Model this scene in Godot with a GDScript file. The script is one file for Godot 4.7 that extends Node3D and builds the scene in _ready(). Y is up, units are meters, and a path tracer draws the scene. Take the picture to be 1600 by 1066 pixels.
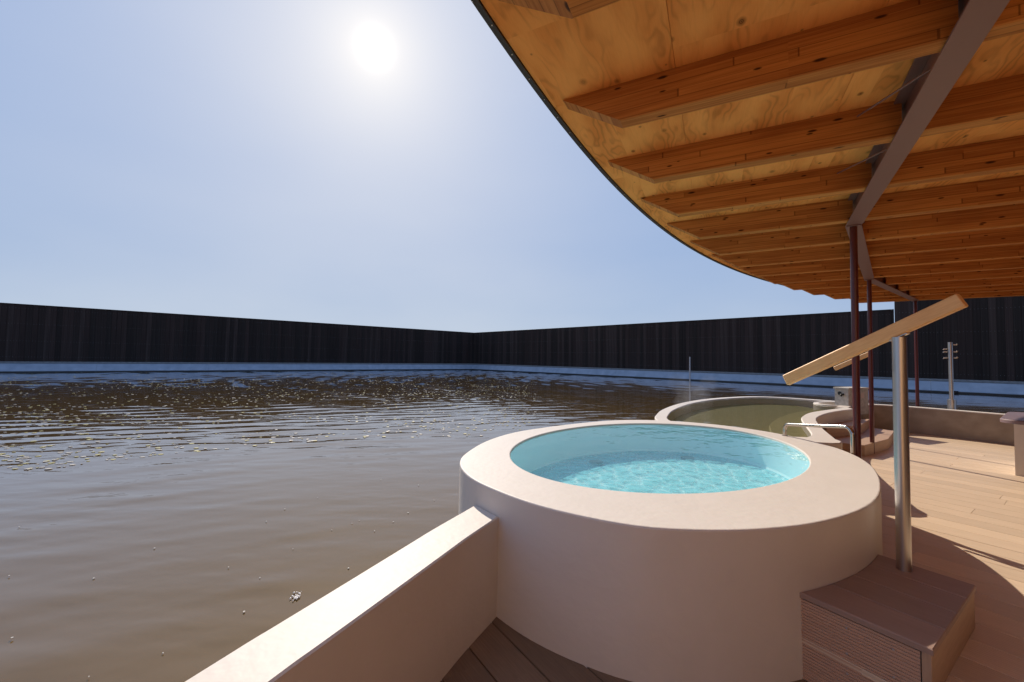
extends Node3D
# An open-air bath deck: a raised round soaking tub, a parapet that holds back a shallow pond, a hot pool, a curved timber canopy
# on steel posts, and a dark board fence round the pond.  The upper deck is y = 0, the lower deck
# on the viewer's side of the step is 0.22 m lower, and the pond stands at y = 0.18.

const POND := 0.183
const RIM := 0.602
const COPING := 0.434                 # parapet by the tub
const HOT_RIM := 0.57                 # hot pool and far parapet
const LOW_DECK := -0.2175
const K := 1.145                      # survey scale of everything measured from the lower deck
const FENCE_CORNER := Vector2(-4.04, -44.05)
const LEFT_RUN := Vector2(-0.781, 0.624)
const RIGHT_RUN := Vector2(0.718, 0.696)
const BOARD_ALONG := Vector2(-0.566, -0.824)      # decking direction
const BOARD_ACROSS := Vector2(0.824, -0.566)
const SUN_TOWARDS := Vector3(-0.271, 0.586, -0.764)

var mats := {}
var rng := RandomNumberGenerator.new()

# ------------------------------------------------------------------ mesh building
class Builder:
	var v := PackedVector3Array()
	var n := PackedVector3Array()
	var t := PackedVector2Array()

	func tri(a: Vector3, b: Vector3, c: Vector3, na: Vector3, nb: Vector3, nc: Vector3, ua: Vector2, ub: Vector2, uc: Vector2) -> void:
		if (c - a).cross(b - a).dot(na + nb + nc) < 0.0:
			v.append_array([a, c, b]); n.append_array([na, nc, nb]); t.append_array([ua, uc, ub])
		else:
			v.append_array([a, b, c]); n.append_array([na, nb, nc]); t.append_array([ua, ub, uc])

	func quad(a: Vector3, b: Vector3, c: Vector3, d: Vector3, na: Vector3, nb: Vector3, nc: Vector3, nd: Vector3, ua := Vector2.ZERO, ub := Vector2.RIGHT, uc := Vector2.ONE, ud := Vector2.DOWN) -> void:
		tri(a, b, c, na, nb, nc, ua, ub, uc)
		tri(a, c, d, na, nc, nd, ua, uc, ud)

	func flat(a: Vector3, b: Vector3, c: Vector3, d: Vector3, out: Vector3, ua := Vector2.ZERO, ub := Vector2.RIGHT, uc := Vector2.ONE, ud := Vector2.DOWN) -> void:
		var m := (c - a).cross(b - a).normalized()
		if m.length() < 0.5:
			m = (d - a).cross(c - a).normalized()
		if m.dot(out) < 0.0:
			m = -m
		quad(a, b, c, d, m, m, m, m, ua, ub, uc, ud)

	# a box with its own axes and chamfered long edges; u runs along ex
	func box(c: Vector3, ex: Vector3, ey: Vector3, ez: Vector3, ch := 0.003, uv_off := Vector2.ZERO) -> void:
		var lx := ex.length()
		var ly := ey.length()
		var lz := ez.length()
		var x := ex / lx
		var y := ey / ly
		var z := ez / lz
		ch = minf(ch, minf(ly, lz) * 0.45)
		var ring := [Vector2(-ly, -lz + ch), Vector2(-ly, lz - ch), Vector2(-ly + ch, lz), Vector2(ly - ch, lz), Vector2(ly, lz - ch), Vector2(ly, -lz + ch), Vector2(ly - ch, -lz), Vector2(-ly + ch, -lz)]
		var run := 0.0
		for i in 8:
			var p: Vector2 = ring[i]
			var q: Vector2 = ring[(i + 1) % 8]
			var len := p.distance_to(q)
			var a := c - ex + y * p.x + z * p.y
			var b := c + ex + y * p.x + z * p.y
			var d := c - ex + y * q.x + z * q.y
			var e := c + ex + y * q.x + z * q.y
			flat(a, b, e, d, y * (p.x + q.x) + z * (p.y + q.y), uv_off + Vector2(0, run), uv_off + Vector2(2 * lx, run), uv_off + Vector2(2 * lx, run + len), uv_off + Vector2(0, run + len))
			run += len
		for s in [-1.0, 1.0]:
			var m: Vector3 = c + ex * s
			for i in range(1, 7):
				var pts := []
				for k in [0, i, i + 1]:
					pts.append(m + y * ring[k].x + z * ring[k].y)
				tri(pts[0], pts[1], pts[2], x * s, x * s, x * s, ring[0], ring[i], ring[i + 1])

	# a straight prism over a polygon in the ground plane, with chamfered top edges
	func prism(poly: PackedVector2Array, y0: float, y1: float, ch := 0.004, along := Vector2.RIGHT, uv_off := Vector2.ZERO, bottom := false) -> void:
		var m := poly.size()
		if m < 3:
			return
		var ccw := 0.0
		for i in m:
			ccw += poly[i].cross(poly[(i + 1) % m])
		var sgn := 1.0 if ccw > 0.0 else -1.0
		var across := Vector2(-along.y, along.x)
		var en := []
		for i in m:
			var e := poly[(i + 1) % m] - poly[i]
			en.append(Vector2(e.y, -e.x).normalized() * sgn)
		var inset := PackedVector2Array()
		for i in m:
			var a: Vector2 = en[(i + m - 1) % m]
			var b: Vector2 = en[i]
			var s := a + b
			var k := 1.0 + a.dot(b)
			inset.append(poly[i] - (s / maxf(k, 0.3)) * ch)
		var run := 0.0
		for i in m:
			var j := (i + 1) % m
			var na: Vector2 = en[i]
			var nb: Vector2 = en[i]
			if en[i].dot(en[(i + m - 1) % m]) > 0.8:
				na = (en[i] + en[(i + m - 1) % m]).normalized()
			if en[i].dot(en[j]) > 0.8:
				nb = (en[i] + en[j]).normalized()
			var va := Vector3(na.x, 0, na.y)
			var vb := Vector3(nb.x, 0, nb.y)
			var len := poly[i].distance_to(poly[j])
			var a0 := Vector3(poly[i].x, y0, poly[i].y)
			var b0 := Vector3(poly[j].x, y0, poly[j].y)
			var a1 := Vector3(poly[i].x, y1 - ch, poly[i].y)
			var b1 := Vector3(poly[j].x, y1 - ch, poly[j].y)
			quad(a0, b0, b1, a1, va, vb, vb, va, uv_off + Vector2(run, 0), uv_off + Vector2(run + len, 0), uv_off + Vector2(run + len, y1 - y0), uv_off + Vector2(run, y1 - y0))
			if ch > 0.0:
				var a2 := Vector3(inset[i].x, y1, inset[i].y)
				var b2 := Vector3(inset[j].x, y1, inset[j].y)
				var wa := (va + Vector3.UP).normalized()
				var wb := (vb + Vector3.UP).normalized()
				quad(a1, b1, b2, a2, wa, wb, wb, wa, uv_off + Vector2(run, 0), uv_off + Vector2(run + len, 0), uv_off + Vector2(run + len, ch), uv_off + Vector2(run, ch))
			run += len
		var idx := Geometry2D.triangulate_polygon(inset)
		if idx.is_empty():
			inset = poly
			idx = Geometry2D.triangulate_polygon(poly)
		for k in range(0, idx.size(), 3):
			var p := []
			var uv := []
			for q in 3:
				var w := inset[idx[k + q]]
				p.append(w)
				uv.append(uv_off + Vector2(w.dot(along), w.dot(across)))
			tri(Vector3(p[0].x, y1, p[0].y), Vector3(p[1].x, y1, p[1].y), Vector3(p[2].x, y1, p[2].y), Vector3.UP, Vector3.UP, Vector3.UP, uv[0], uv[1], uv[2])
			if bottom:
				tri(Vector3(p[0].x, y0, p[0].y), Vector3(p[1].x, y0, p[1].y), Vector3(p[2].x, y0, p[2].y), Vector3.DOWN, Vector3.DOWN, Vector3.DOWN, uv[0], uv[1], uv[2])

	# closed rings lofted one to the next; smooth round, flat across each band
	func loft(rings: Array, centre: Vector3, facing := 0.0) -> void:
		for k in rings.size() - 1:
			var a: PackedVector3Array = rings[k]
			var b: PackedVector3Array = rings[k + 1]
			var m := a.size()
			var nn := []
			for i in m:
				var around := (a[(i + 1) % m] - a[(i + m - 1) % m]) + (b[(i + 1) % m] - b[(i + m - 1) % m])
				nn.append((b[i] - a[i]).cross(around).normalized())
			var s := 1.0
			var mid := (a[0] + b[0]) * 0.5 - centre
			if nn[0].y > 0.5 or nn[0].y < -0.5:
				s = signf(nn[0].y)
			else:
				s = signf(nn[0].dot(Vector3(mid.x, 0, mid.z))) * (1.0 if facing >= 0.0 else -1.0)
			for i in m:
				var j := (i + 1) % m
				quad(a[i], a[j], b[j], b[i], nn[i] * s, nn[j] * s, nn[j] * s, nn[i] * s)

	# a round bar along a path
	func tube(path: PackedVector3Array, r: float, sides := 16, caps := true, r_end := -1.0) -> void:
		var m := path.size()
		var rings := []
		var dirs := []
		var ref := Vector3.UP
		if absf((path[1] - path[0]).normalized().dot(ref)) > 0.9:
			ref = Vector3.RIGHT
		var run := 0.0
		for i in m:
			var d := (path[mini(i + 1, m - 1)] - path[maxi(i - 1, 0)]).normalized()
			var x := (ref - d * ref.dot(d)).normalized()
			ref = x
			var y := d.cross(x)
			var ring := PackedVector3Array()
			var rr := r if r_end < 0.0 else lerpf(r, r_end, float(i) / (m - 1))
			for k in sides:
				ring.append(path[i] + (x * cos(TAU * k / sides) + y * sin(TAU * k / sides)) * rr)
			rings.append(ring)
			dirs.append(d)
		for i in m - 1:
			var len := path[i].distance_to(path[i + 1])
			for k in sides:
				var l := (k + 1) % sides
				quad(rings[i][k], rings[i][l], rings[i + 1][l], rings[i + 1][k], (rings[i][k] - path[i]).normalized(), (rings[i][l] - path[i]).normalized(), (rings[i + 1][l] - path[i + 1]).normalized(), (rings[i + 1][k] - path[i + 1]).normalized(), Vector2(run, float(k) / sides), Vector2(run, float(k + 1) / sides), Vector2(run + len, float(k + 1) / sides), Vector2(run + len, float(k) / sides))
			run += len
		if caps:
			for e in [0, m - 1]:
				var out: Vector3 = dirs[e] * (-1.0 if e == 0 else 1.0)
				for k in range(1, sides - 1):
					tri(rings[e][0], rings[e][k], rings[e][k + 1], out, out, out, Vector2.ZERO, Vector2.RIGHT, Vector2.ONE)

	func sheet(poly: PackedVector2Array, y: float, tile: float) -> void:
		var idx := Geometry2D.triangulate_polygon(poly)
		for k in range(0, idx.size(), 3):
			var p := [poly[idx[k]], poly[idx[k + 1]], poly[idx[k + 2]]]
			tri(Vector3(p[0].x, y, p[0].y), Vector3(p[1].x, y, p[1].y), Vector3(p[2].x, y, p[2].y), Vector3.UP, Vector3.UP, Vector3.UP, p[0] / tile, p[1] / tile, p[2] / tile)

	func mesh() -> ArrayMesh:
		var a := []
		a.resize(Mesh.ARRAY_MAX)
		a[Mesh.ARRAY_VERTEX] = v
		a[Mesh.ARRAY_NORMAL] = n
		a[Mesh.ARRAY_TEX_UV] = t
		var out := ArrayMesh.new()
		out.add_surface_from_arrays(Mesh.PRIMITIVE_TRIANGLES, a)
		return out


func numbered(called: String, parent: Node) -> String:
	if not parent.has_node(NodePath(called)):
		return called
	var k := 1
	while parent.has_node(NodePath("%s_%03d" % [called, k])):
		k += 1
	return "%s_%03d" % [called, k]

var counts := {}
func name_for(called: String, parent: Node) -> String:
	var key := "%d/%s" % [parent.get_instance_id(), called]
	var k: int = counts.get(key, 0)
	counts[key] = k + 1
	return called if k == 0 else "%s_%03d" % [called, k]

func put(called: String, what, material: Material, parent: Node = self) -> MeshInstance3D:
	var o := MeshInstance3D.new()
	o.name = name_for(called, parent)
	o.mesh = what.mesh() if what is Builder else what
	o.material_override = null
	for i in o.mesh.get_surface_count():
		o.set_surface_override_material(i, material)
	parent.add_child(o, true)
	return o

func tag(o: Node, label: String, category := "", group := "", kind := "") -> Node:
	if label: o.set_meta("label", label)
	if category: o.set_meta("category", category)
	if group: o.set_meta("group", group)
	if kind: o.set_meta("kind", kind)
	return o

func thing(called: String, label: String, category: String, at := Vector3.ZERO, group := "") -> Node3D:
	var o := Node3D.new()
	o.name = name_for(called, self)
	o.position = at
	add_child(o, true)
	tag(o, label, category, group)
	return o

# parts are built in world coordinates; this moves a mesh builder into its thing's own frame
func local(b: Builder, at: Vector3) -> Builder:
	for i in b.v.size():
		b.v[i] -= at
	return b

# ------------------------------------------------------------------ textures
func img(w: int, h: int, f: Callable) -> ImageTexture:
	var data := PackedByteArray()
	data.resize(w * h * 3)
	var k := 0
	for y in h:
		for x in w:
			var c: Color = f.call(x, y)
			data[k] = clampi(int(c.r * 255.0), 0, 255)
			data[k + 1] = clampi(int(c.g * 255.0), 0, 255)
			data[k + 2] = clampi(int(c.b * 255.0), 0, 255)
			k += 3
	return ImageTexture.create_from_image(Image.create_from_data(w, h, false, Image.FORMAT_RGB8, data))

func noise(seed_no: int, freq: float, oct := 3, type := FastNoiseLite.TYPE_SIMPLEX_SMOOTH) -> FastNoiseLite:
	var f := FastNoiseLite.new()
	f.seed = seed_no
	f.noise_type = type
	f.frequency = freq
	f.fractal_octaves = oct
	return f

# an image of seamless noise, tinted from one colour to another (linear base colours)
func mottle(seed_no: int, size: int, freq: float, a: Color, b: Color, oct := 5) -> ImageTexture:
	var src := noise(seed_no, freq, oct).get_seamless_image(size, size)
	var sa := a.linear_to_srgb()
	var sb := b.linear_to_srgb()
	var raw := src.get_data()
	var data := PackedByteArray()
	data.resize(size * size * 3)
	for i in size * size:
		var c := sa.lerp(sb, raw[i] / 255.0)
		data[i * 3] = int(c.r * 255.0)
		data[i * 3 + 1] = int(c.g * 255.0)
		data[i * 3 + 2] = int(c.b * 255.0)
	return ImageTexture.create_from_image(Image.create_from_data(size, size, false, Image.FORMAT_RGB8, data))

func grey_noise(seed_no: int, size: int, freq: float, oct := 4) -> ImageTexture:
	return ImageTexture.create_from_image(noise(seed_no, freq, oct).get_seamless_image(size, size))

func lin(r: float, g: float, b: float) -> Color:
	return Color(r, g, b).linear_to_srgb()

func plain(c: Color, rough := 0.7, metal := 0.0) -> StandardMaterial3D:
	var m := StandardMaterial3D.new()
	m.albedo_color = c.linear_to_srgb()
	m.roughness = rough
	m.metallic = metal
	return m

func plywood_texture() -> ImageTexture:      # grain runs along v; 0.91 m wide, 1.82 m long
	var w := 512
	var h := 1024
	var n1 := noise(3, 0.006, 3)
	var n2 := noise(8, 0.03, 3)
	var n3 := noise(12, 0.004, 2)
	var r := RandomNumberGenerator.new()
	r.seed = 77
	var knots := []
	for i in 15:
		knots.append([Vector2(r.randf_range(20, w - 20), r.randf_range(20, h - 20)), 1.8 + 4.5 * pow(r.randf(), 2.0), r.randf_range(0.4, 1.0)])
	var pale := lin(0.95, 0.43, 0.122)
	var deep := lin(0.78, 0.295, 0.07)
	var line := lin(0.27, 0.10, 0.026)
	var dark := lin(0.05, 0.02, 0.008)
	return img(w, h, func(x: int, y: int) -> Color:
		var px := float(x)
		var bend := 0.0
		for kn in knots:
			var d: Vector2 = Vector2(x, y) - kn[0]
			var rr: float = kn[1]
			if absf(d.x) < rr * 7.0 and absf(d.y) < rr * 12.0:
				bend += signf(d.x) * rr * 1.6 * exp(-absf(d.x) / (rr * 2.2)) * exp(-(d.y * d.y) / (rr * rr * 14.0))
		var a := n1.get_noise_2d(px * 1.3, y * 0.42)
		var b := n3.get_noise_2d(px * 1.1 + 400.0, y * 0.55)
		var g := px * 0.085 + a * 8.5 + bend * 0.13
		var ring := pow(0.5 + 0.5 * sin(g * 1.7), 3.0)
		var fine := n2.get_noise_2d(px * 6.0, y * 0.5)
		var c := pale.lerp(deep, clampf(0.42 + b * 0.8 + a * 0.5 + fine * 0.2, 0, 1))
		c = c.lerp(line, ring * clampf(0.14 + b * 0.45, 0.03, 0.30))
		for kn in knots:
			var d: Vector2 = (Vector2(x, y) - kn[0]) * Vector2(1.0, 0.72)
			var l := d.length()
			var rr: float = kn[1]
			if l < rr * 2.6:
				var s: float = kn[2]
				if l < rr:
					c = c.lerp(dark, s * (0.6 + 0.3 * sin(l * 1.7)))
				else:
					c = c.lerp(line, s * 0.8 * (1.0 - (l - rr) / (rr * 1.6)))
		return c)

func glulam_texture() -> ImageTexture:       # grain along u; v spans 0.45 m (two depths of a rafter)
	var w := 1024
	var h := 256
	var n1 := noise(21, 0.02, 3)
	var n2 := noise(22, 0.01, 2)
	var r := RandomNumberGenerator.new()
	r.seed = 5
	var lam := []
	for i in 10:
		lam.append([r.randf(), r.randf_range(0, w), r.randf()])
	var knots := []
	for i in 30:
		knots.append([Vector2(r.randf_range(10, w - 10), r.randf_range(4, h - 4)), r.randf_range(1.0, 3.2)])
	var a := lin(0.60, 0.262, 0.074)
	var b := lin(0.37, 0.136, 0.037)
	var dark := lin(0.035, 0.014, 0.006)
	return img(w, h, func(x: int, y: int) -> Color:
		var row := int(y * 10 / h)
		var fy := fposmod(y * 10.0 / h, 1.0)
		var L: Array = lam[row]
		var tone: float = L[0]
		if fposmod(x - L[1], w) > w * 0.5:
			tone = L[2]
		var g := n1.get_noise_2d(x * 0.25 + row * 300.0, y * 5.0)
		var s := n2.get_noise_2d(x * 0.5 + row * 90.0, y * 1.5)
		var c := a.lerp(b, clampf(tone * 0.75 + g * 0.55 + s * 0.3, 0, 1))
		if fy < 0.06:
			c = c.lerp(dark, 0.35)
		if absf(fposmod(x - L[1], w)) < 1.5 or absf(fposmod(x - L[1], w) - w * 0.5) < 1.5:
			c = c.lerp(dark, 0.4)
		for kn in knots:
			var d: Vector2 = (Vector2(x, y) - kn[0]) * Vector2(0.55, 1.0)
			if d.length() < kn[1] * 2.0:
				c = c.lerp(dark, 0.85 * clampf(2.0 - d.length() / kn[1], 0, 1))
		return c)

func streak_texture(seed_no: int, a: Color, b: Color, long_scale: float, cross_scale: float, w := 512, h := 256) -> ImageTexture:
	var n1 := noise(seed_no, 0.02, 4)
	var n2 := noise(seed_no + 50, 0.008, 3)
	var sa := a.linear_to_srgb()
	var sb := b.linear_to_srgb()
	return img(w, h, func(x: int, y: int) -> Color:
		return sa.lerp(sb, clampf(0.5 + n1.get_noise_2d(x * long_scale, y * cross_scale) * 0.7 + n2.get_noise_2d(x, y) * 0.35, 0, 1)))

func groove_texture(lines: int) -> ImageTexture:   # shallow moulded grooves across v
	var d := PackedByteArray()
	var h := 256
	var w := 64
	d.resize(w * h)
	var r := RandomNumberGenerator.new()
	r.seed = 9
	for y in h:
		var p := fposmod(float(y) * lines / h, 1.0)
		var g := 1.0 - 0.75 * smoothstep(0.28, 0.1, absf(p - 0.5))
		for x in w:
			d[y * w + x] = int(clampf(g * 235.0 + r.randf_range(-6, 6), 0, 255))
	return ImageTexture.create_from_image(Image.create_from_data(w, h, false, Image.FORMAT_L8, d))

# sea-like height field that repeats without a seam: many small waves about one heading, in gusts
func wave_texture(size: int, count: int, k_lo: int, k_hi: int, heading: float, spread: float, seed_no: int, gust: float) -> ImageTexture:
	var r := RandomNumberGenerator.new()
	r.seed = seed_no
	var acc := PackedFloat32Array()
	acc.resize(size * size)
	for c in count:
		var k := k_lo * pow(float(k_hi) / k_lo, (c + r.randf()) / count)
		var ang := heading + r.randfn(0.0, spread)
		var kx := roundi(cos(ang) * k)
		var ky := roundi(sin(ang) * k)
		if kx == 0 and ky == 0:
			continue
		var amp := 1.0 / pow(k, 0.95)
		var ph := r.randf() * TAU
		var sx := PackedFloat32Array()
		var cx := PackedFloat32Array()
		sx.resize(size)
		cx.resize(size)
		for x in size:
			sx[x] = sin(TAU * kx * x / size + ph) * amp
			cx[x] = cos(TAU * kx * x / size + ph) * amp
		for y in size:
			var sy := sin(TAU * ky * y / size)
			var cy := cos(TAU * ky * y / size)
			var row := y * size
			for x in size:
				acc[row + x] += sx[x] * cy + cx[x] * sy
	var lo := 1e9
	var hi := -1e9
	var g := noise(seed_no + 1, 0.004 * 1024.0 / size, 2).get_seamless_image(size, size).get_data()
	for i in size * size:
		acc[i] *= 1.0 - gust + 2.0 * gust * g[i] / 255.0
		lo = minf(lo, acc[i])
		hi = maxf(hi, acc[i])
	var out := PackedByteArray()
	out.resize(size * size * 4)
	for i in size * size:
		out.encode_float(i * 4, (acc[i] - lo) / (hi - lo))
	return ImageTexture.create_from_image(Image.create_from_data(size, size, false, Image.FORMAT_RF, out))

# ripple light drawn as an opacity net: clear along the lines, tinted between
func net_texture(size: int) -> ImageTexture:
	var c1 := FastNoiseLite.new()
	c1.seed = 4
	c1.noise_type = FastNoiseLite.TYPE_CELLULAR
	c1.cellular_return_type = FastNoiseLite.RETURN_DISTANCE2_SUB
	c1.frequency = 13.0 / size
	c1.fractal_type = FastNoiseLite.FRACTAL_NONE
	c1.domain_warp_enabled = true
	c1.domain_warp_amplitude = 22.0
	c1.domain_warp_frequency = 0.02
	var a := c1.get_seamless_image(size, size).get_data()
	c1.seed = 17
	c1.frequency = 23.0 / size
	var b := c1.get_seamless_image(size, size).get_data()
	var out := PackedByteArray()
	out.resize(size * size * 4)
	for i in size * size:
		var l := clampf(1.0 - a[i] / 95.0, 0.0, 1.0)
		var m := clampf(1.0 - b[i] / 80.0, 0.0, 1.0)
		var s := clampf(maxf(l * l, m * m * 0.55), 0.0, 1.0)
		out[i * 4] = 132
		out[i * 4 + 1] = 212
		out[i * 4 + 2] = 219
		out[i * 4 + 3] = int(255.0 * 0.80 * (1.0 - s))
	return ImageTexture.create_from_image(Image.create_from_data(size, size, false, Image.FORMAT_RGBA8, out))

# air only: a clear hazy sky, paler towards the horizon, with the broad white aureole of a low sun
func sky_picture() -> ImageTexture:
	var w := 1024
	var h := 512
	var data := PackedByteArray()
	data.resize(w * h * 12)
	var s := SUN_TOWARDS.normalized()
	var cirrus := noise(71, 0.02, 4)
	var wide := noise(72, 0.02, 2)
	var k := 0
	for y in h:
		var el := PI * (0.5 - (y + 0.5) / h)
		for x in w:
			var az := TAU * ((x + 0.5) / w)
			# the first column looks along -z
			var d := Vector3(sin(az) * cos(el), sin(el), -cos(az) * cos(el))
			var g := rad_to_deg(d.angle_to(s))
			var low := exp(-maxf(rad_to_deg(el), 0.0) / 11.0)
			var c := Vector3(0.195, 0.305, 0.535).lerp(Vector3(0.32, 0.415, 0.545), low)
			c *= Vector3.ONE.lerp(Vector3(0.62, 0.70, 0.85), smoothstep(52.0, 115.0, g))
			# a thin veil of high cirrus, in streaks
			var veil := clampf(0.5 + 0.55 * cirrus.get_noise_3d(d.x * 90.0, d.y * 260.0, d.z * 90.0) + 0.45 * wide.get_noise_3d(d.x * 60.0, d.y * 60.0, d.z * 60.0), 0.0, 1.0)
			c += Vector3(0.12, 0.09, 0.035) * veil * (0.15 + 0.75 * low)
			c += Vector3(0.25, 0.185, 0.075) * exp(-pow(g / 30.0, 2.0))
			c += Vector3(0.42, 0.34, 0.19) * exp(-g / 6.5)
			c += Vector3(0.5, 0.5, 0.5) * exp(-pow(g / 1.3, 2.0))
			data.encode_float(k, c.x)
			data.encode_float(k + 4, c.y)
			data.encode_float(k + 8, c.z)
			k += 12
	return ImageTexture.create_from_image(Image.create_from_data(w, h, false, Image.FORMAT_RGBF, data))

# ------------------------------------------------------------------ outlines
func v2(list: Array) -> PackedVector2Array:
	var p := PackedVector2Array()
	for i in range(0, list.size(), 2):
		p.append(Vector2(list[i], list[i + 1]))
	return p

func smooth_open(p: PackedVector2Array, steps: int) -> PackedVector2Array:
	var out := PackedVector2Array()
	var m := p.size()
	for i in m - 1:
		for k in steps:
			out.append(p[i].cubic_interpolate(p[i + 1], p[maxi(i - 1, 0)], p[mini(i + 2, m - 1)], float(k) / steps))
	out.append(p[m - 1])
	return out

func smooth_closed(p: PackedVector2Array, steps: int) -> PackedVector2Array:
	var out := PackedVector2Array()
	var m := p.size()
	for i in m:
		for k in steps:
			out.append(p[i].cubic_interpolate(p[(i + 1) % m], p[(i + m - 1) % m], p[(i + 2) % m], float(k) / steps))
	return out

func strip(a: PackedVector2Array, b: PackedVector2Array) -> PackedVector2Array:
	var out := a.duplicate()
	for i in range(b.size() - 1, -1, -1):
		out.append(b[i])
	return out

func offset_line(p: PackedVector2Array, by: float) -> PackedVector2Array:
	var out := PackedVector2Array()
	var m := p.size()
	for i in m:
		var d := (p[mini(i + 1, m - 1)] - p[maxi(i - 1, 0)]).normalized()
		out.append(p[i] + Vector2(-d.y, d.x) * by)
	return out

func ring3(p: PackedVector2Array, y: float) -> PackedVector3Array:
	var out := PackedVector3Array()
	for q in p:
		out.append(Vector3(q.x, y, q.y))
	return out

func tub_inner() -> PackedVector2Array:
	var out := PackedVector2Array()
	var c := Vector2(1.352, -3.813)
	var u := Vector2(-0.715, 0.699)
	var w := Vector2(u.y, -u.x)
	for i in 128:
		var t := TAU * i / 128.0
		out.append((c + u * cos(t) * 1.547 + w * sin(t) * 1.112) * K)
	return out

func tub_outer() -> PackedVector2Array:
	var rough := v2([-0.36, -3.42, -0.23, -3.9, 0.02, -4.36, 0.4, -4.74, 0.82, -5.06, 1.3, -5.35, 1.72, -5.44, 2.14, -5.37, 2.51, -5.17, 2.80, -4.85, 2.98, -4.45, 3.03, -3.95, 2.95, -3.56, 2.79, -3.22, 2.59, -2.93, 2.40, -2.70, 2.20, -2.49, 1.98, -2.31, 1.73, -2.16, 1.44, -2.035, 1.14, -1.965, 0.88, -1.95, 0.62, -1.98, 0.36, -2.10, 0.12, -2.27, -0.08, -2.48, -0.24, -2.70, -0.34, -2.94, -0.38, -3.17])
	for i in rough.size():
		rough[i] *= K
	return smooth_closed(rough, 5)

# ray-matched rings: the outer outline sampled at the bearings of the inner one
func outer_like(inner: PackedVector2Array, outer: PackedVector2Array) -> PackedVector2Array:
	var c := Vector2(1.548, -4.294)
	var out := PackedVector2Array()
	for p in inner:
		var d := (p - c).normalized()
		var hit = null
		for i in outer.size():
			hit = Geometry2D.segment_intersects_segment(c, c + d * 6.0, outer[i], outer[(i + 1) % outer.size()])
			if hit != null:
				break
		out.append(hit if hit != null else p)
	return out

# place in the plane of the canopy's rafter bottoms: a metres outwards to the pond, q metres along the row of rafters
func canopy(a: float, q: float, up := 0.0) -> Vector3:
	return Vector3(-0.896 * a + 0.444 * q, 2.927 - 0.0124 * (a + 2.352) + up, -0.444 * a - 0.896 * q)

func canopy_edge(q: float) -> float:
	var r := 18.6
	return sqrt(r * r - (q - 1.55) * (q - 1.55)) - r + 0.962

# ------------------------------------------------------------------ scene
func _ready() -> void:
	rng.seed = 20
	make_view()
	make_materials()
	make_ground()
	make_fences()
	make_walls()
	make_hot_pool()
	make_tub()
	make_deck()
	make_step()
	make_canopy()
	make_rails()
	make_furniture()
	make_floaters()
	make_steam()

func make_view() -> void:
	var cam := Camera3D.new()
	cam.name = "camera"
	cam.position = Vector3(0, 1.5, 0)
	cam.basis = Basis(Vector3.RIGHT, deg_to_rad(2.32)) * Basis(Vector3(0, 0, 1), deg_to_rad(0.93))
	cam.fov = rad_to_deg(2.0 * atan(533.0 / 645.0))
	cam.near = 0.05
	cam.far = 2000.0
	add_child(cam)
	cam.current = true
	var env := Environment.new()
	env.background_mode = Environment.BG_SKY
	var pan := PanoramaSkyMaterial.new()
	pan.panorama = sky_picture()
	var sky := Sky.new()
	sky.sky_material = pan
	env.sky = sky
	env.background_energy_multiplier = 1.0
	env.tonemap_mode = Environment.TONE_MAPPER_LINEAR
	env.tonemap_exposure = 1.3
	env.sdfgi_enabled = true
	env.ssao_enabled = true
	env.ssil_enabled = true
	env.volumetric_fog_enabled = true
	env.volumetric_fog_density = 0.0
	var around := WorldEnvironment.new()
	around.name = "world_environment"
	around.environment = env
	add_child(around)
	var sun := DirectionalLight3D.new()
	sun.name = "sun"
	sun.light_color = Color(1.0, 0.955, 0.89)
	sun.light_energy = 1.27
	sun.light_angular_distance = 0.5
	sun.shadow_enabled = true
	add_child(sun)
	sun.look_at_from_position(SUN_TOWARDS * 50.0, Vector3.ZERO, Vector3.UP)

func textured(tex: Texture2D, scale: Vector3, rough: float, tri := "") -> StandardMaterial3D:
	var m := StandardMaterial3D.new()
	m.albedo_texture = tex
	m.roughness = rough
	m.uv1_scale = scale
	if tri:
		m.uv1_triplanar = true
		m.uv1_world_triplanar = tri == "world"
		m.uv1_triplanar_sharpness = 4.0
	return m

func relief(m: StandardMaterial3D, tex: Texture2D, cm: float) -> StandardMaterial3D:
	m.heightmap_enabled = true
	m.heightmap_texture = tex
	m.heightmap_scale = cm
	return m

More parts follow.
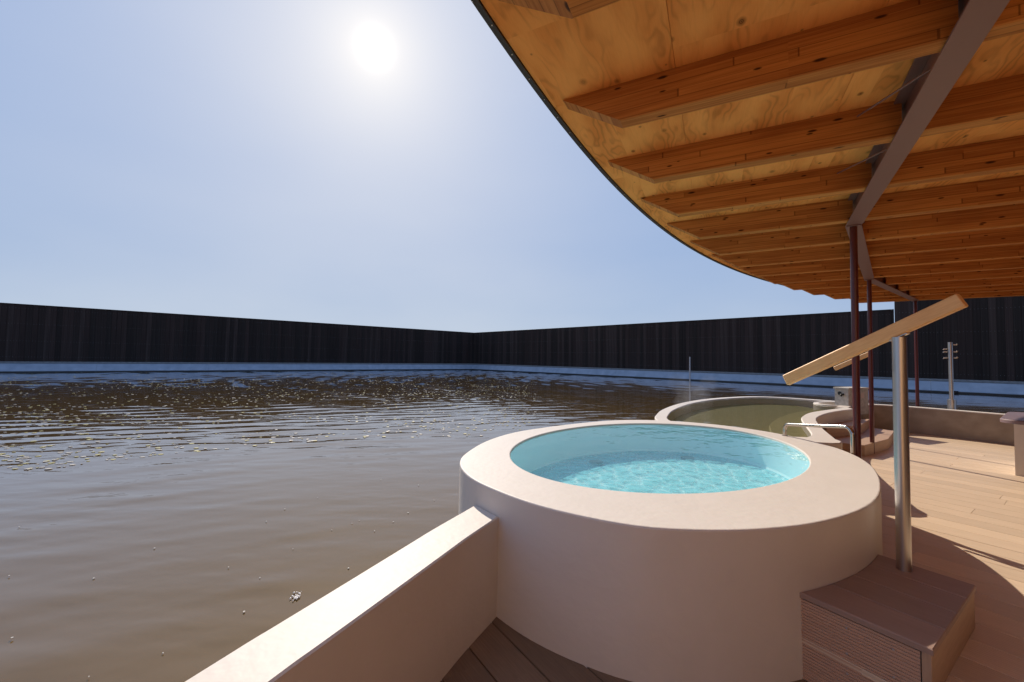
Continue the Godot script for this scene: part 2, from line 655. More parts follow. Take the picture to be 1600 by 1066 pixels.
func make_materials() -> void:
	# plaster of the tub and the parapets
	mats.plaster = relief(textured(mottle(31, 512, 0.008, Color(0.625, 0.56, 0.495), Color(0.655, 0.59, 0.525)), Vector3.ONE * 0.55, 0.55, "world"), grey_noise(32, 512, 0.05), 0.12)
	mats.plaster.metallic_specular = 0.4
	mats.coping = mats.plaster
	mats.aqua = textured(mottle(33, 256, 0.02, Color(0.56, 0.88, 0.89), Color(0.60, 0.91, 0.91)), Vector3.ONE * 0.8, 0.5, "world")
	mats.pool_floor = textured(mottle(35, 512, 0.02, Color(0.18, 0.165, 0.055), Color(0.27, 0.24, 0.09)), Vector3.ONE * 0.7, 0.7, "world")
	mats.pool_ledge = textured(mottle(36, 512, 0.02, Color(0.30, 0.27, 0.10), Color(0.38, 0.345, 0.15)), Vector3.ONE * 0.7, 0.7, "world")
	mats.far_wall = textured(mottle(37, 512, 0.012, Color(0.28, 0.22, 0.17), Color(0.42, 0.34, 0.27)), Vector3.ONE * 0.5, 0.8, "world")
	# timber
	mats.plywood = textured(plywood_texture(), Vector3(1.0 / 0.91, 1.0 / 1.82, 1), 0.55)
	mats.glulam = textured(glulam_texture(), Vector3(1.0 / 3.4, 1.0 / 0.45, 1), 0.5)
	mats.glulam.roughness = 0.75
	mats.glulam.metallic_specular = 0.25
	mats.plywood.roughness = 0.75
	mats.plywood.metallic_specular = 0.25
	mats.rail_wood = textured(streak_texture(61, Color(0.88, 0.52, 0.22), Color(0.78, 0.43, 0.17), 0.6, 4.0), Vector3(1.2, 4.0, 1), 0.45)
	mats.black_metal = plain(Color(0.012, 0.012, 0.014), 0.4, 0.0)
	mats.maroon = relief(plain(Color(0.20, 0.098, 0.085), 0.40, 0.0), grey_noise(41, 256, 0.05), 0.02)
	mats.maroon_pole = plain(Color(0.095, 0.018, 0.018), 0.28, 0.0)
	# decking
	var grooves := groove_texture(12)
	mats.deck = []
	for k in 4:
		var f: float = [1.0, 0.92, 1.06, 0.97][k]
		var m := textured(streak_texture(70 + k, Color(0.68, 0.52, 0.365) * f, Color(0.60, 0.455, 0.315) * f, 0.5, 5.0), Vector3(0.7, 1.0 / 0.24, 1), 0.5)
		relief(m, grooves, 0.11)
		mats.deck.append(m)
	mats.shaded_low_deck = []  # same boards as the upper deck, with shade put into the darker colour
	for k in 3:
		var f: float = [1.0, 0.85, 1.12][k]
		mats.shaded_low_deck.append(relief(textured(streak_texture(76 + k, Color(0.25, 0.155, 0.09) * f, Color(0.19, 0.115, 0.066) * f, 0.5, 5.0), Vector3(0.7, 1.0 / 0.24, 1), 0.55), grooves, 0.03))
	mats.tread = []
	for k in 3:
		var f: float = [0.72, 0.64, 0.68][k]
		var m := textured(streak_texture(80 + k, Color(0.50, 0.335, 0.26) * f, Color(0.42, 0.275, 0.21) * f, 0.5, 4.0), Vector3(0.7, 1.0 / 0.24, 1), 0.55)
		mats.tread.append(m)
	mats.riser = textured(streak_texture(84, Color(0.54, 0.34, 0.235), Color(0.50, 0.315, 0.215), 0.5, 3.0), Vector3(0.7, 4.0, 1), 0.55)
	mats.side = textured(streak_texture(85, Color(0.47, 0.31, 0.20), Color(0.39, 0.25, 0.16), 0.5, 3.0), Vector3(0.7, 3.0, 1), 0.55)
	# fence boards
	mats.board = []
	for k in 6:
		var f: float = [0.84, 1.0, 1.2, 0.92, 1.42, 1.08][k]
		var red: float = [1.0, 1.03, 1.1, 0.97, 1.05, 1.08][k]
		mats.board.append(textured(streak_texture(90 + k, Color(0.036 * red, 0.026, 0.021) * f, Color(0.058 * red, 0.043, 0.035) * f, 3.0, 0.3, 128, 256), Vector3(2.5, 0.35, 1), 0.8))
		mats.board[k].metallic_specular = 0.25
	mats.screw = plain(Color(0.5, 0.5, 0.5), 0.4, 0.6)
	mats.fence_screw = plain(Color(0.26, 0.25, 0.24), 0.5, 0.3)
	mats.wet_concrete = plain(Color(0.045, 0.042, 0.036), 0.4)
	mats.bank = textured(mottle(44, 512, 0.014, Color(0.30, 0.345, 0.40), Color(0.50, 0.545, 0.60)), Vector3(0.22, 0.5, 0.22), 0.8, "world")
	mats.bank_top = textured(mottle(45, 512, 0.03, Color(0.16, 0.16, 0.155), Color(0.42, 0.41, 0.39)), Vector3(0.35, 1.2, 0.35), 0.85, "world")
	# metals and stone
	mats.steel = relief(plain(Color(0.56, 0.53, 0.50), 0.32, 1.0), grey_noise(42, 256, 0.2), 0.01)
	mats.chrome = plain(Color(0.46, 0.41, 0.36), 0.16, 1.0)
	mats.stone = textured(mottle(46, 256, 0.03, Color(0.36, 0.34, 0.30), Color(0.60, 0.57, 0.52)), Vector3.ONE * 1.4, 0.8, "world")
	mats.hole = plain(Color(0.02, 0.02, 0.02), 0.6)
	mats.plaque = plain(Color(0.6, 0.47, 0.40), 0.5)
	mats.slab = textured(mottle(47, 256, 0.02, Color(0.17, 0.115, 0.12), Color(0.23, 0.16, 0.165)), Vector3.ONE, 0.45, "world")
	mats.drain = plain(Color(0.05, 0.14, 0.16), 0.4, 0.3)
	# pond
	mats.bed = textured(mottle(51, 1024, 0.012, Color(0.10, 0.062, 0.026), Color(0.235, 0.165, 0.085)), Vector3(1.0, 1.0, 1), 0.9)
	mats.earth = textured(mottle(52, 256, 0.02, Color(0.10, 0.085, 0.05), Color(0.16, 0.13, 0.08)), Vector3(0.1, 0.1, 1), 0.95)
	var w := plain(Color(0.140, 0.083, 0.024), 0.02)
	w.albedo_color.a = 0.88
	w.clearcoat_enabled = true
	w.clearcoat = 1.0
	w.clearcoat_roughness = 0.015
	w.transparency = BaseMaterial3D.TRANSPARENCY_ALPHA
	w.metallic_specular = 0.24
	relief(w, wave_texture(1024, 48, 12, 150, 1.45, 0.5, 6, 0.65), 1.2)
	mats.pond = w
	var t := plain(Color(0.10, 0.50, 0.56), 0.02)
	t.albedo_color.a = 0.18
	t.transparency = BaseMaterial3D.TRANSPARENCY_ALPHA
	t.metallic_specular = 0.40
	relief(t, wave_texture(512, 30, 3, 40, 1.2, 0.9, 11, 0.4), 0.55)
	mats.tub_water = t
	var net := StandardMaterial3D.new()
	net.albedo_texture = net_texture(512)
	net.transparency = BaseMaterial3D.TRANSPARENCY_ALPHA
	net.roughness = 0.5
	net.metallic_specular = 0.0
	mats.net = net
	var p := plain(Color(0.15, 0.125, 0.05), 0.02)
	p.albedo_color.a = 0.34
	p.transparency = BaseMaterial3D.TRANSPARENCY_ALPHA
	p.metallic_specular = 0.40
	relief(p, wave_texture(256, 16, 3, 24, 1.2, 0.9, 13, 0.4), 0.25)
	mats.pool_water = p
	mats.petal = plain(Color(0.58, 0.55, 0.50), 0.7)
	mats.leaf = plain(Color(0.36, 0.32, 0.12), 0.65)
	mats.leaf_pale = plain(Color(0.38, 0.35, 0.30), 0.6)
	mats.foam = plain(Color(0.75, 0.72, 0.68), 0.25)
	mats.added_wall_wood = textured(streak_texture(95, Color(0.74, 0.47, 0.24), Color(0.64, 0.37, 0.17), 0.6, 3.0), Vector3(0.5, 2.0, 1), 0.6)  # pale warm wood of the added walls, to bounce light

func wall_inner_line() -> PackedVector2Array:
	var p := v2([0.05, -2.68, -0.076, -2.432, -0.212, -2.171, -0.289, -2.009, -0.474, -1.620, -0.599, -1.361, -0.671, -1.210, -0.93, -0.62, -1.18, 0.1, -1.38, 1.0, -1.5, 2.0, -1.55, 3.0])
	for i in p.size():
		p[i] *= K
	return smooth_open(p, 4)

func far_wall_line() -> PackedVector2Array:
	return smooth_open(v2([7.0, -8.62, 7.55, -9.12, 8.15, -9.42, 8.73, -9.05, 9.47, -7.87, 10.15, -6.6, 10.8, -5.1, 11.3, -3.3, 11.6, -1.0, 11.7, 3.4]), 4)

func pond_outline() -> PackedVector2Array:
	var a := v2([-2.0, 9, -1.88, 3.4, -1.80, 2.2, -1.64, 1.0, -1.42, 0.0, -1.14, -0.75, -0.86, -1.42, -0.62, -1.92, -0.38, -2.4, -0.16, -2.85, 0.5, -3.7, 1.5, -4.7, 2.3, -5.8, 2.9, -6.9, 3.6, -8.0, 5.0, -9.6, 6.5, -10.7, 7.4, -10.2, 7.7, -9.25, 8.2, -9.53, 8.84, -9.11, 9.57, -7.92, 10.25, -6.65, 10.9, -5.12, 11.4, -3.3, 11.7, -1.0, 11.8, 9])
	var s := FENCE_CORNER + RIGHT_RUN * 68.0
	var l := FENCE_CORNER + LEFT_RUN * 52.0
	a.append_array(v2([s.x, 9, s.x, s.y, FENCE_CORNER.x, FENCE_CORNER.y - 0.1, l.x, l.y, l.x, 9]))
	return a

func make_ground() -> void:
	var g := Builder.new()
	g.sheet(v2([-700, -700, 700, -700, 700, 700, -700, 700]), -0.5, 6.0)
	tag(put("ground", g, mats.earth), "", "", "", "structure")
	var bed := Builder.new()
	bed.sheet(pond_outline(), -0.06, 3.1)
	tag(put("pond_bed", bed, mats.bed), "brown muddy floor of the shallow pond", "", "", "structure")
	var hole := tub_inner()
	for i in hole.size():
		hole[i] += (hole[i] - Vector2(1.548, -4.294)).normalized() * 0.06
	var open := pond_outline()
	for piece in Geometry2D.clip_polygons(open, hole):
		if piece.size() > 30:
			open = piece
	var w := swell_sheet(open)
	tag(put("pond_water", w, mats.pond), "brown rippled pond water reflecting the pale sky", "", "", "structure")

# lines of a grid that is fine near the deck and coarser far out
func graded(lo: float, hi: float, f0: float, f1: float, fine: float) -> PackedFloat32Array:
	var out := PackedFloat32Array([f0])
	var c := f0
	while c < f1:
		c += fine
		out.append(c)
	var step := fine
	while c < hi:
		step = minf(step * 1.06, 0.8)
		c += step
		out.append(c)
	c = f0
	step = fine
	var front := PackedFloat32Array()
	while c > lo:
		step = minf(step * 1.06, 0.8)
		c -= step
		front.append(c)
	front.reverse()
	front.append_array(out)
	return front

func swell_sheet(outline: PackedVector2Array) -> Builder:
	var r := RandomNumberGenerator.new()
	r.seed = 31
	var waves := []
	for i in 16:
		var len := 0.17 * pow(4.4, i / 15.0) * r.randf_range(0.9, 1.1)
		var ang := 1.36 + r.randfn(0.0, 0.30)
		var k := Vector2(cos(ang), sin(ang)) * TAU / len
		waves.append([k, 0.0088 / k.length(), r.randf() * TAU, len])
	var gust := noise(61, 0.16, 2)
	var b := Builder.new()
	var xs := graded(-46.0, 46.0, -8.0, 1.0, 0.055)
	var zs := graded(-46.0, 9.0, -10.0, -1.5, 0.055)
	var nx := xs.size()
	var h := PackedVector3Array()
	var nn := PackedVector3Array()
	var wet := PackedByteArray()
	for z in zs:
		for x in xs:
			var p := Vector2(x, z)
			var y := 0.0
			var g := Vector2.ZERO
			var far := maxf(p.length(), 1.0)
			for w in waves:
				var keep := clampf(w[3] / (0.022 * far) - 0.6, 0.5, 1.0)
				if keep <= 0.0:
					continue
				var ph: float = w[0].dot(p) + w[2]
				y += w[1] * keep * sin(ph)
				g += w[0] * (w[1] * keep * cos(ph))
			var a := clampf(0.95 + 0.9 * gust.get_noise_2d(x, z * 1.6), 0.2, 1.5)
			h.append(Vector3(x, POND + y * a, z))
			nn.append(Vector3(-g.x * a, 1.0, -g.y * a).normalized())
			wet.append(1 if Geometry2D.is_point_in_polygon(p, outline) else 0)
	for j in zs.size() - 1:
		for i in nx - 1:
			var a := j * nx + i
			var c := a + nx
			var s := wet[a] + wet[a + 1] + wet[c] + wet[c + 1]
			if s == 4:
				b.quad(h[a], h[a + 1], h[c + 1], h[c], nn[a], nn[a + 1], nn[c + 1], nn[c], Vector2(h[a].x, h[a].z) / 9.0, Vector2(h[a + 1].x, h[a + 1].z) / 9.0, Vector2(h[c + 1].x, h[c + 1].z) / 9.0, Vector2(h[c].x, h[c].z) / 9.0)
			elif s > 0:
				for poly in Geometry2D.intersect_polygons(PackedVector2Array([Vector2(xs[i], zs[j]), Vector2(xs[i + 1], zs[j]), Vector2(xs[i + 1], zs[j + 1]), Vector2(xs[i], zs[j + 1])]), outline):
					b.sheet(poly, POND, 9.0)
	return b

func box_mesh(size: Vector3, ch := 0.003, uv_along_y := false) -> ArrayMesh:
	var b := Builder.new()
	if uv_along_y:
		b.box(Vector3.ZERO, Vector3(0, size.y / 2, 0), Vector3(size.x / 2, 0, 0), Vector3(0, 0, size.z / 2), ch)
		for i in b.t.size():
			b.t[i] = Vector2(b.t[i].y, b.t[i].x)
	else:
		b.box(Vector3.ZERO, Vector3(size.x / 2, 0, 0), Vector3(0, size.y / 2, 0), Vector3(0, 0, size.z / 2), ch)
	return b.mesh()

func make_fence(called: String, label: String, start: Vector2, run: Vector2, length: float, top0: float, top1: float, screw_rows: Array) -> Node3D:
	var yaw := atan2(-run.y, run.x)
	var at := Vector3(start.x, 0.813, start.y)
	var f := thing(called, label, "fence", at, "dark board fences round the pond")
	f.rotation.y = yaw
	var pitch := 0.243
	var count := int(length / pitch)
	var unit := box_mesh(Vector3(pitch - 0.005, 1.0, 0.022), 0.003, true)
	var toward := 1.0 if Vector2(-run.y, run.x).dot(-start) > 0.0 else -1.0      # local +z or -z faces the deck
	var back := Builder.new()
	var h0 := top0 - 0.813
	var h1 := top1 - 0.813
	for side in [-1.0, 1.0]:
		var z: float = -0.05 * toward + 0.03 * side
		back.flat(Vector3(0, -0.02, z), Vector3(length, -0.02, z), Vector3(length, h1 - 0.004, z), Vector3(0, h0 - 0.004, z), Vector3(0, 0, side))
	back.flat(Vector3(0, h0 - 0.004, -0.05 * toward - 0.03), Vector3(length, h1 - 0.004, -0.05 * toward - 0.03), Vector3(length, h1 - 0.004, -0.05 * toward + 0.03), Vector3(0, h0 - 0.004, -0.05 * toward + 0.03), Vector3.UP)
	put("backing", back, mats.board[0], f)
	var screws := []
	for i in count:
		var u := (i + 0.5) * pitch
		var h := lerpf(h0, h1, u / length)
		var o := put("board", unit, mats.board[rng.randi_range(0, 5)], f)
		o.position = Vector3(u, h / 2, toward * (rng.randf_range(-0.004, 0.004)))
		o.scale = Vector3(1, h + rng.randf_range(-0.002, 0.002), 1)
		for r in screw_rows:
			for s in [-0.06, 0.06]:
				screws.append(Vector3(u + s, r * h, toward * 0.0245))
	var disc := CylinderMesh.new()
	disc.top_radius = 0.008
	disc.bottom_radius = 0.009
	disc.height = 0.008
	disc.radial_segments = 6
	disc.rings = 1
	var mm := MultiMesh.new()
	mm.transform_format = MultiMesh.TRANSFORM_3D
	mm.mesh = disc
	mm.instance_count = screws.size()
	for i in screws.size():
		mm.set_instance_transform(i, Transform3D(Basis(Vector3.RIGHT, PI / 2), screws[i]))
	disc.material = mats.fence_screw
	var mi := MultiMeshInstance3D.new()
	mi.name = "screw_heads"
	mi.multimesh = mm
	f.add_child(mi, true)
	tag(mi, "", "", "", "stuff")
	# cap strip along the top
	var cap := Builder.new()
	var dx := Vector3(length, h1 - h0, 0)
	cap.box(Vector3(length / 2, (h0 + h1) / 2 + 0.012, 0), dx / 2, Vector3(0, 0.010, 0), Vector3(0, 0, 0.05), 0.002)
	put("cap_strip", cap, mats.black_metal, f)
	return f

func make_fences() -> void:
	var left := make_fence("board_fence", "long dark board fence on the left side of the pond", FENCE_CORNER, LEFT_RUN, 51.0, 4.09, 4.22, [0.08, 0.36, 0.66, 0.93])
	make_fence("board_fence", "dark board fence behind the thin pole, running from the corner to the posts", FENCE_CORNER + RIGHT_RUN * 0.016, RIGHT_RUN, 32.92, 4.09, 4.29, [0.08, 0.36, 0.66, 0.93])
	make_fence("board_fence", "taller dark board fence behind the handrail and shower pole", FENCE_CORNER + RIGHT_RUN * 32.96, RIGHT_RUN, 34.0, 4.84, 4.90, [0.06, 0.30, 0.56, 0.82])
	var corner := Builder.new()
	corner.box(Vector3(0.03, 1.62, 0), Vector3(0, 1.66, 0), Vector3(0.05, 0, 0), Vector3(0, 0, 0.05), 0.004)
	put("corner_board", corner, mats.board[1], left)
	# concrete banks under the fences, leaning into the water
	for k in 2:
		var run: Vector2 = [LEFT_RUN, RIGHT_RUN][k]
		var inward: Vector2 = [Vector2(0.624, 0.781), Vector2(-0.696, 0.718)][k]
		var labels := ["pale blue-grey concrete bank under the left-hand fence", "stained pale concrete bank under the right-hand fences"]
		var at := Vector3(FENCE_CORNER.x, 0.0, FENCE_CORNER.y)
		var t := thing("concrete_bank", labels[k], "concrete bank", at, "concrete banks round the pond")
		var seg := 5.7
		var panels: int = [9, 12][k]
		for i in panels:
			var a := FENCE_CORNER + run * (i * seg + 0.003)
			var b := FENCE_CORNER + run * ((i + 1) * seg - 0.003)
			if i == 0:
				a = FENCE_CORNER
			var prof := [Vector2(-0.06, 0.70), Vector2(0.13, 0.69), Vector2(0.46, 0.30), Vector2(0.52, 0.28), Vector2(0.55, -0.05)]
			var m := Builder.new()
			for j in prof.size() - 1:
				var p: Vector2 = prof[j]
				var q: Vector2 = prof[j + 1]
				var pa := Vector3(a.x + inward.x * p.x, p.y, a.y + inward.y * p.x)
				var pb := Vector3(b.x + inward.x * p.x, p.y, b.y + inward.y * p.x)
				var qa := Vector3(a.x + inward.x * q.x, q.y, a.y + inward.y * q.x)
				var qb := Vector3(b.x + inward.x * q.x, q.y, b.y + inward.y * q.x)
				m.flat(pa, pb, qb, qa, Vector3(inward.x, 0.5, inward.y))
			put("bank_panel", local(m, at), mats.bank, t)
			var core := Builder.new()
			core.flat(Vector3(a.x, -0.05, a.y) + Vector3(inward.x, 0, inward.y) * 0.10, Vector3(b.x, -0.05, b.y) + Vector3(inward.x, 0, inward.y) * 0.10, Vector3(b.x, 0.66, b.y) + Vector3(inward.x, 0, inward.y) * 0.10, Vector3(a.x, 0.66, a.y) + Vector3(inward.x, 0, inward.y) * 0.10, Vector3(inward.x, 0, inward.y))
			put("bank_core", local(core, at), mats.wet_concrete, t)
			var wet := Builder.new()
			var wp := Vector3(inward.x, 0, inward.y) * 0.562
			wet.flat(Vector3(a.x, 0.0, a.y) + wp, Vector3(b.x, 0.0, b.y) + wp, Vector3(b.x, 0.245, b.y) + wp, Vector3(a.x, 0.245, a.y) + wp, wp)
			wet.flat(Vector3(a.x, 0.245, a.y) + wp, Vector3(b.x, 0.245, b.y) + wp, Vector3(b.x, 0.252, b.y) + wp * 0.95, Vector3(a.x, 0.252, a.y) + wp * 0.95, Vector3.UP)
			put("waterline_stain", local(wet, at), mats.wet_concrete, t)
			var top := Builder.new()
			var mid := (a + b) / 2 + inward * 0.02
			top.box(Vector3(mid.x, 0.756, mid.y), Vector3(run.x, 0, run.y) * (a.distance_to(b) / 2), Vector3(0, 0.055, 0), Vector3(inward.x, 0, inward.y) * 0.08, 0.01)
			put("bank_top", local(top, at), mats.bank_top, t)
		if k == 1:
			var o := Builder.new()
			var q := FENCE_CORNER + run * 35.0 + inward * 0.54
			o.box(Vector3(q.x, 0.24, q.y), Vector3(run.x, 0, run.y) * 0.09, Vector3(0, 0.05, 0), Vector3(inward.x, 0, inward.y) * 0.05, 0.01)
			put("drain_outlet", local(o, at), mats.black_metal, t)

func make_walls() -> void:
	var inner := wall_inner_line()
	var outer := offset_line(inner, 0.255)
	if outer[8].x > inner[8].x:
		outer = offset_line(inner, -0.255)
	var tub := tub_outer()
	for poly in Geometry2D.clip_polygons(strip(inner, outer), tub):
		var b := Builder.new()
		b.prism(poly, -0.3, COPING, 0.008)
		tag(put("parapet_wall", b, mats.plaster), "white plastered parapet between the pond and the deck, meeting the tub", "wall")
		break
	var fi := far_wall_line()
	var fo := offset_line(fi, 0.2)
	if fo[20].x < fi[20].x:
		fo = offset_line(fi, -0.2)
	var t := thing("parapet_wall", "low brown parapet along the far edge of the deck, behind the table", "wall")
	var body := Builder.new()
	body.prism(strip(fi, fo), -0.1, HOT_RIM - 0.022, 0.0)
	put("wall_face", body, mats.far_wall, t)
	var cap := Builder.new()
	cap.prism(strip(offset_line(fi, 0.004 * (1.0 if fo[20].x < fi[20].x else -1.0)), fo), HOT_RIM - 0.0215, HOT_RIM, 0.006)
	put("coping", cap, mats.plaster, t)
	# unseen timber walls, added behind and beside the viewer for warm fill light
	var h := Builder.new()
	h.box(Vector3(5.1, 1.45, 2.4), Vector3(7.0, 0, 0), Vector3(0, 1.75, 0), Vector3(0, 0, 0.1), 0.01)
	tag(put("added_timber_wall", h, mats.added_wall_wood), "unseen pale timber wall added behind the deck for warm fill light", "wall", "", "structure")
	var e := Builder.new()
	e.box(Vector3(12.0, 1.5, 0.95), Vector3(0, 0, 2.45), Vector3(0, 1.6, 0), Vector3(0.1, 0, 0), 0.01)
	tag(put("added_timber_wall", e, mats.added_wall_wood), "unseen pale timber end wall added beside the deck to block sky light", "wall", "", "structure")

func hot_pool_water() -> PackedVector2Array:
	return smooth_closed(v2([2.45, -6.0, 2.469, -6.477, 2.72, -7.15, 3.06, -7.80, 3.613, -8.625, 4.237, -9.38, 5.037, -10.122, 6.12, -10.80, 6.78, -10.95, 7.25, -10.70, 7.30, -9.95, 6.98, -9.30, 7.08, -8.75, 6.13, -8.14, 5.50, -7.67, 4.95, -7.07, 4.60, -6.55, 4.31, -6.06, 3.92, -5.42, 3.67, -5.18, 3.05, -5.12, 2.6, -5.45]), 4)

func make_hot_pool() -> void:
	var t := thing("hot_pool", "steaming olive-green hot pool with a white curved rim behind the tub", "pool", Vector3(4.6, 0, -8.0))
	var at := t.position
	var water := hot_pool_water()
	for piece in Geometry2D.clip_polygons(water, tub_outer()):
		if piece.size() > 20:
			water = piece
	var rim_in := smooth_open(v2([2.5, -5.6, 2.469, -6.477, 2.72, -7.15, 3.06, -7.80, 3.613, -8.625, 4.237, -9.38, 5.037, -10.122, 6.12, -10.80, 6.78, -10.95, 7.25, -10.70, 7.9, -10.0, 8.25, -9.6]), 5)
	var rim_out := offset_line(rim_in, 0.19)
	if rim_out[12].x > rim_in[12].x:
		rim_out = offset_line(rim_in, -0.19)
	var rim := Builder.new()
	for poly in Geometry2D.clip_polygons(strip(rim_in, rim_out), tub_outer()):
		rim.prism(poly, 0.0, HOT_RIM, 0.008)
	put("rim", local(rim, at), mats.plaster, t)
	var pool_side := smooth_open(v2([7.08, -8.75, 6.13, -8.14, 5.50, -7.67, 4.95, -7.07, 4.60, -6.55, 4.31, -6.06, 3.92, -5.42, 3.70, -5.20]), 4)
	var deck_side := smooth_open(v2([7.0, -8.46, 6.23, -7.97, 5.62, -7.47, 5.12, -6.95, 4.74, -6.40, 4.45, -5.92, 4.20, -5.48, 3.98, -5.08]), 4)
	var curb_poly := pool_side.duplicate()
	curb_poly.append_array(v2([3.5, -5.22, 2.9, -5.2, 2.9, -4.8, 3.5, -4.88, 3.74, -4.83, 3.85, -4.85, 3.94, -4.94]))
	for i in range(deck_side.size() - 1, -1, -1):
		curb_poly.append(deck_side[i])
	var curb := Builder.new()
	for poly in Geometry2D.clip_polygons(curb_poly, tub_outer()):
		curb.prism(poly, 0.0, HOT_RIM, 0.012)
	put("curb", local(curb, at), mats.plaster, t)
	var ring_in := smooth_open(v2([7.35, -8.98, 7.02, -9.12, 6.93, -9.42, 7.10, -9.72, 7.55, -9.98, 7.95, -10.02]), 5)
	var ring := Builder.new()
	ring.prism(strip(ring_in, offset_line(ring_in, 0.10)), 0.3, HOT_RIM + 0.004, 0.008)
	put("spout_lip", local(ring, at), mats.plaster, t)
	var floor_b := Builder.new()
	floor_b.sheet(water, 0.392, 1.0)
	put("pool_floor", local(floor_b, at), mats.pool_floor, t)
	var ledge := Builder.new()
	var lo := smooth_open(v2([3.80, -6.05, 4.02, -6.45, 4.40, -7.05, 5.15, -7.95, 6.15, -8.85, 7.10, -9.40]), 4)
	var hi := smooth_open(v2([3.95, -5.40, 4.31, -6.00, 4.62, -6.50, 5.00, -7.05, 5.55, -7.62, 6.2, -8.1, 7.2, -8.75]), 4)
	ledge.prism(strip(lo, hi), 0.2, 0.452, 0.015)
	put("ledge", local(ledge, at), mats.pool_ledge, t)
	var w := Builder.new()
	w.sheet(water, 0.553, 2.0)
	tag(put("hot_pool_water", w, mats.pool_water), "still greenish water of the hot pool", "", "", "structure")

func make_tub() -> void:
	var at := Vector3(1.548, LOW_DECK, -4.294)
	var t := thing("soaking_tub", "raised oval white soaking tub filled with turquoise water", "bath tub", at)
	var inner := tub_inner()
	var outer := outer_like(inner, tub_outer())
	var c := Vector3(1.548, 0, -4.294)
	var shrink := func(p: PackedVector2Array, by: float) -> PackedVector2Array:
		var out := PackedVector2Array()
		for q in p:
			out.append(q + (Vector2(c.x, c.z) - q).normalized() * by)
		return out
	var wall := Builder.new()
	wall.loft([ring3(shrink.call(outer, -0.006), LOW_DECK - 0.05), ring3(outer, 0.2), ring3(outer, RIM - 0.012)], c)
	put("wall", local(wall, at), mats.plaster, t)
	var rim := Builder.new()
	rim.loft([ring3(outer, RIM - 0.012), ring3(shrink.call(outer, 0.002), RIM - 0.006), ring3(shrink.call(outer, 0.006), RIM - 0.002), ring3(shrink.call(outer, 0.012), RIM), ring3(shrink.call(inner, -0.010), RIM)], c)
	rim.loft([ring3(shrink.call(inner, -0.010), RIM), ring3(shrink.call(inner, -0.003), RIM - 0.003), ring3(inner, RIM - 0.010), ring3(inner, RIM - 0.024)], c, -1.0)
	put("rim", local(rim, at), mats.plaster, t)
	var basin := Builder.new()
	var floor_y := 0.190
	basin.loft([ring3(inner, RIM - 0.024), ring3(shrink.call(inner, 0.004), floor_y + 0.05), ring3(shrink.call(inner, 0.02), floor_y + 0.015), ring3(shrink.call(inner, 0.05), floor_y)], c, -1.0)
	basin.sheet(shrink.call(inner, 0.05), floor_y, 1.0)
	put("basin", local(basin, at), mats.aqua, t)
	for p in [Vector3(0.94 * K, floor_y, -4.55 * K), Vector3(2.05 * K, floor_y, -4.82 * K)]:
		var d := Builder.new()
		d.tube(PackedVector3Array([p, p + Vector3(0, 0.032, 0)]), 0.085, 24)
		put("drain_cover", local(d, at), mats.drain, t)
	var s := Builder.new()  # added sheet just above the floor; its net imitates light focused by ripples
	s.sheet(shrink.call(inner, 0.006), 0.216, 2.3)
	tag(put("ripple_light_sheet", s, mats.net), "added turquoise net sheet that patterns ripple light on the tub floor", "", "", "structure")
	var w := Builder.new()
	w.sheet(shrink.call(inner, 0.002), 0.586, 1.7)
	tag(put("tub_water", w, mats.tub_water), "clear turquoise water surface in the soaking tub", "", "", "structure")

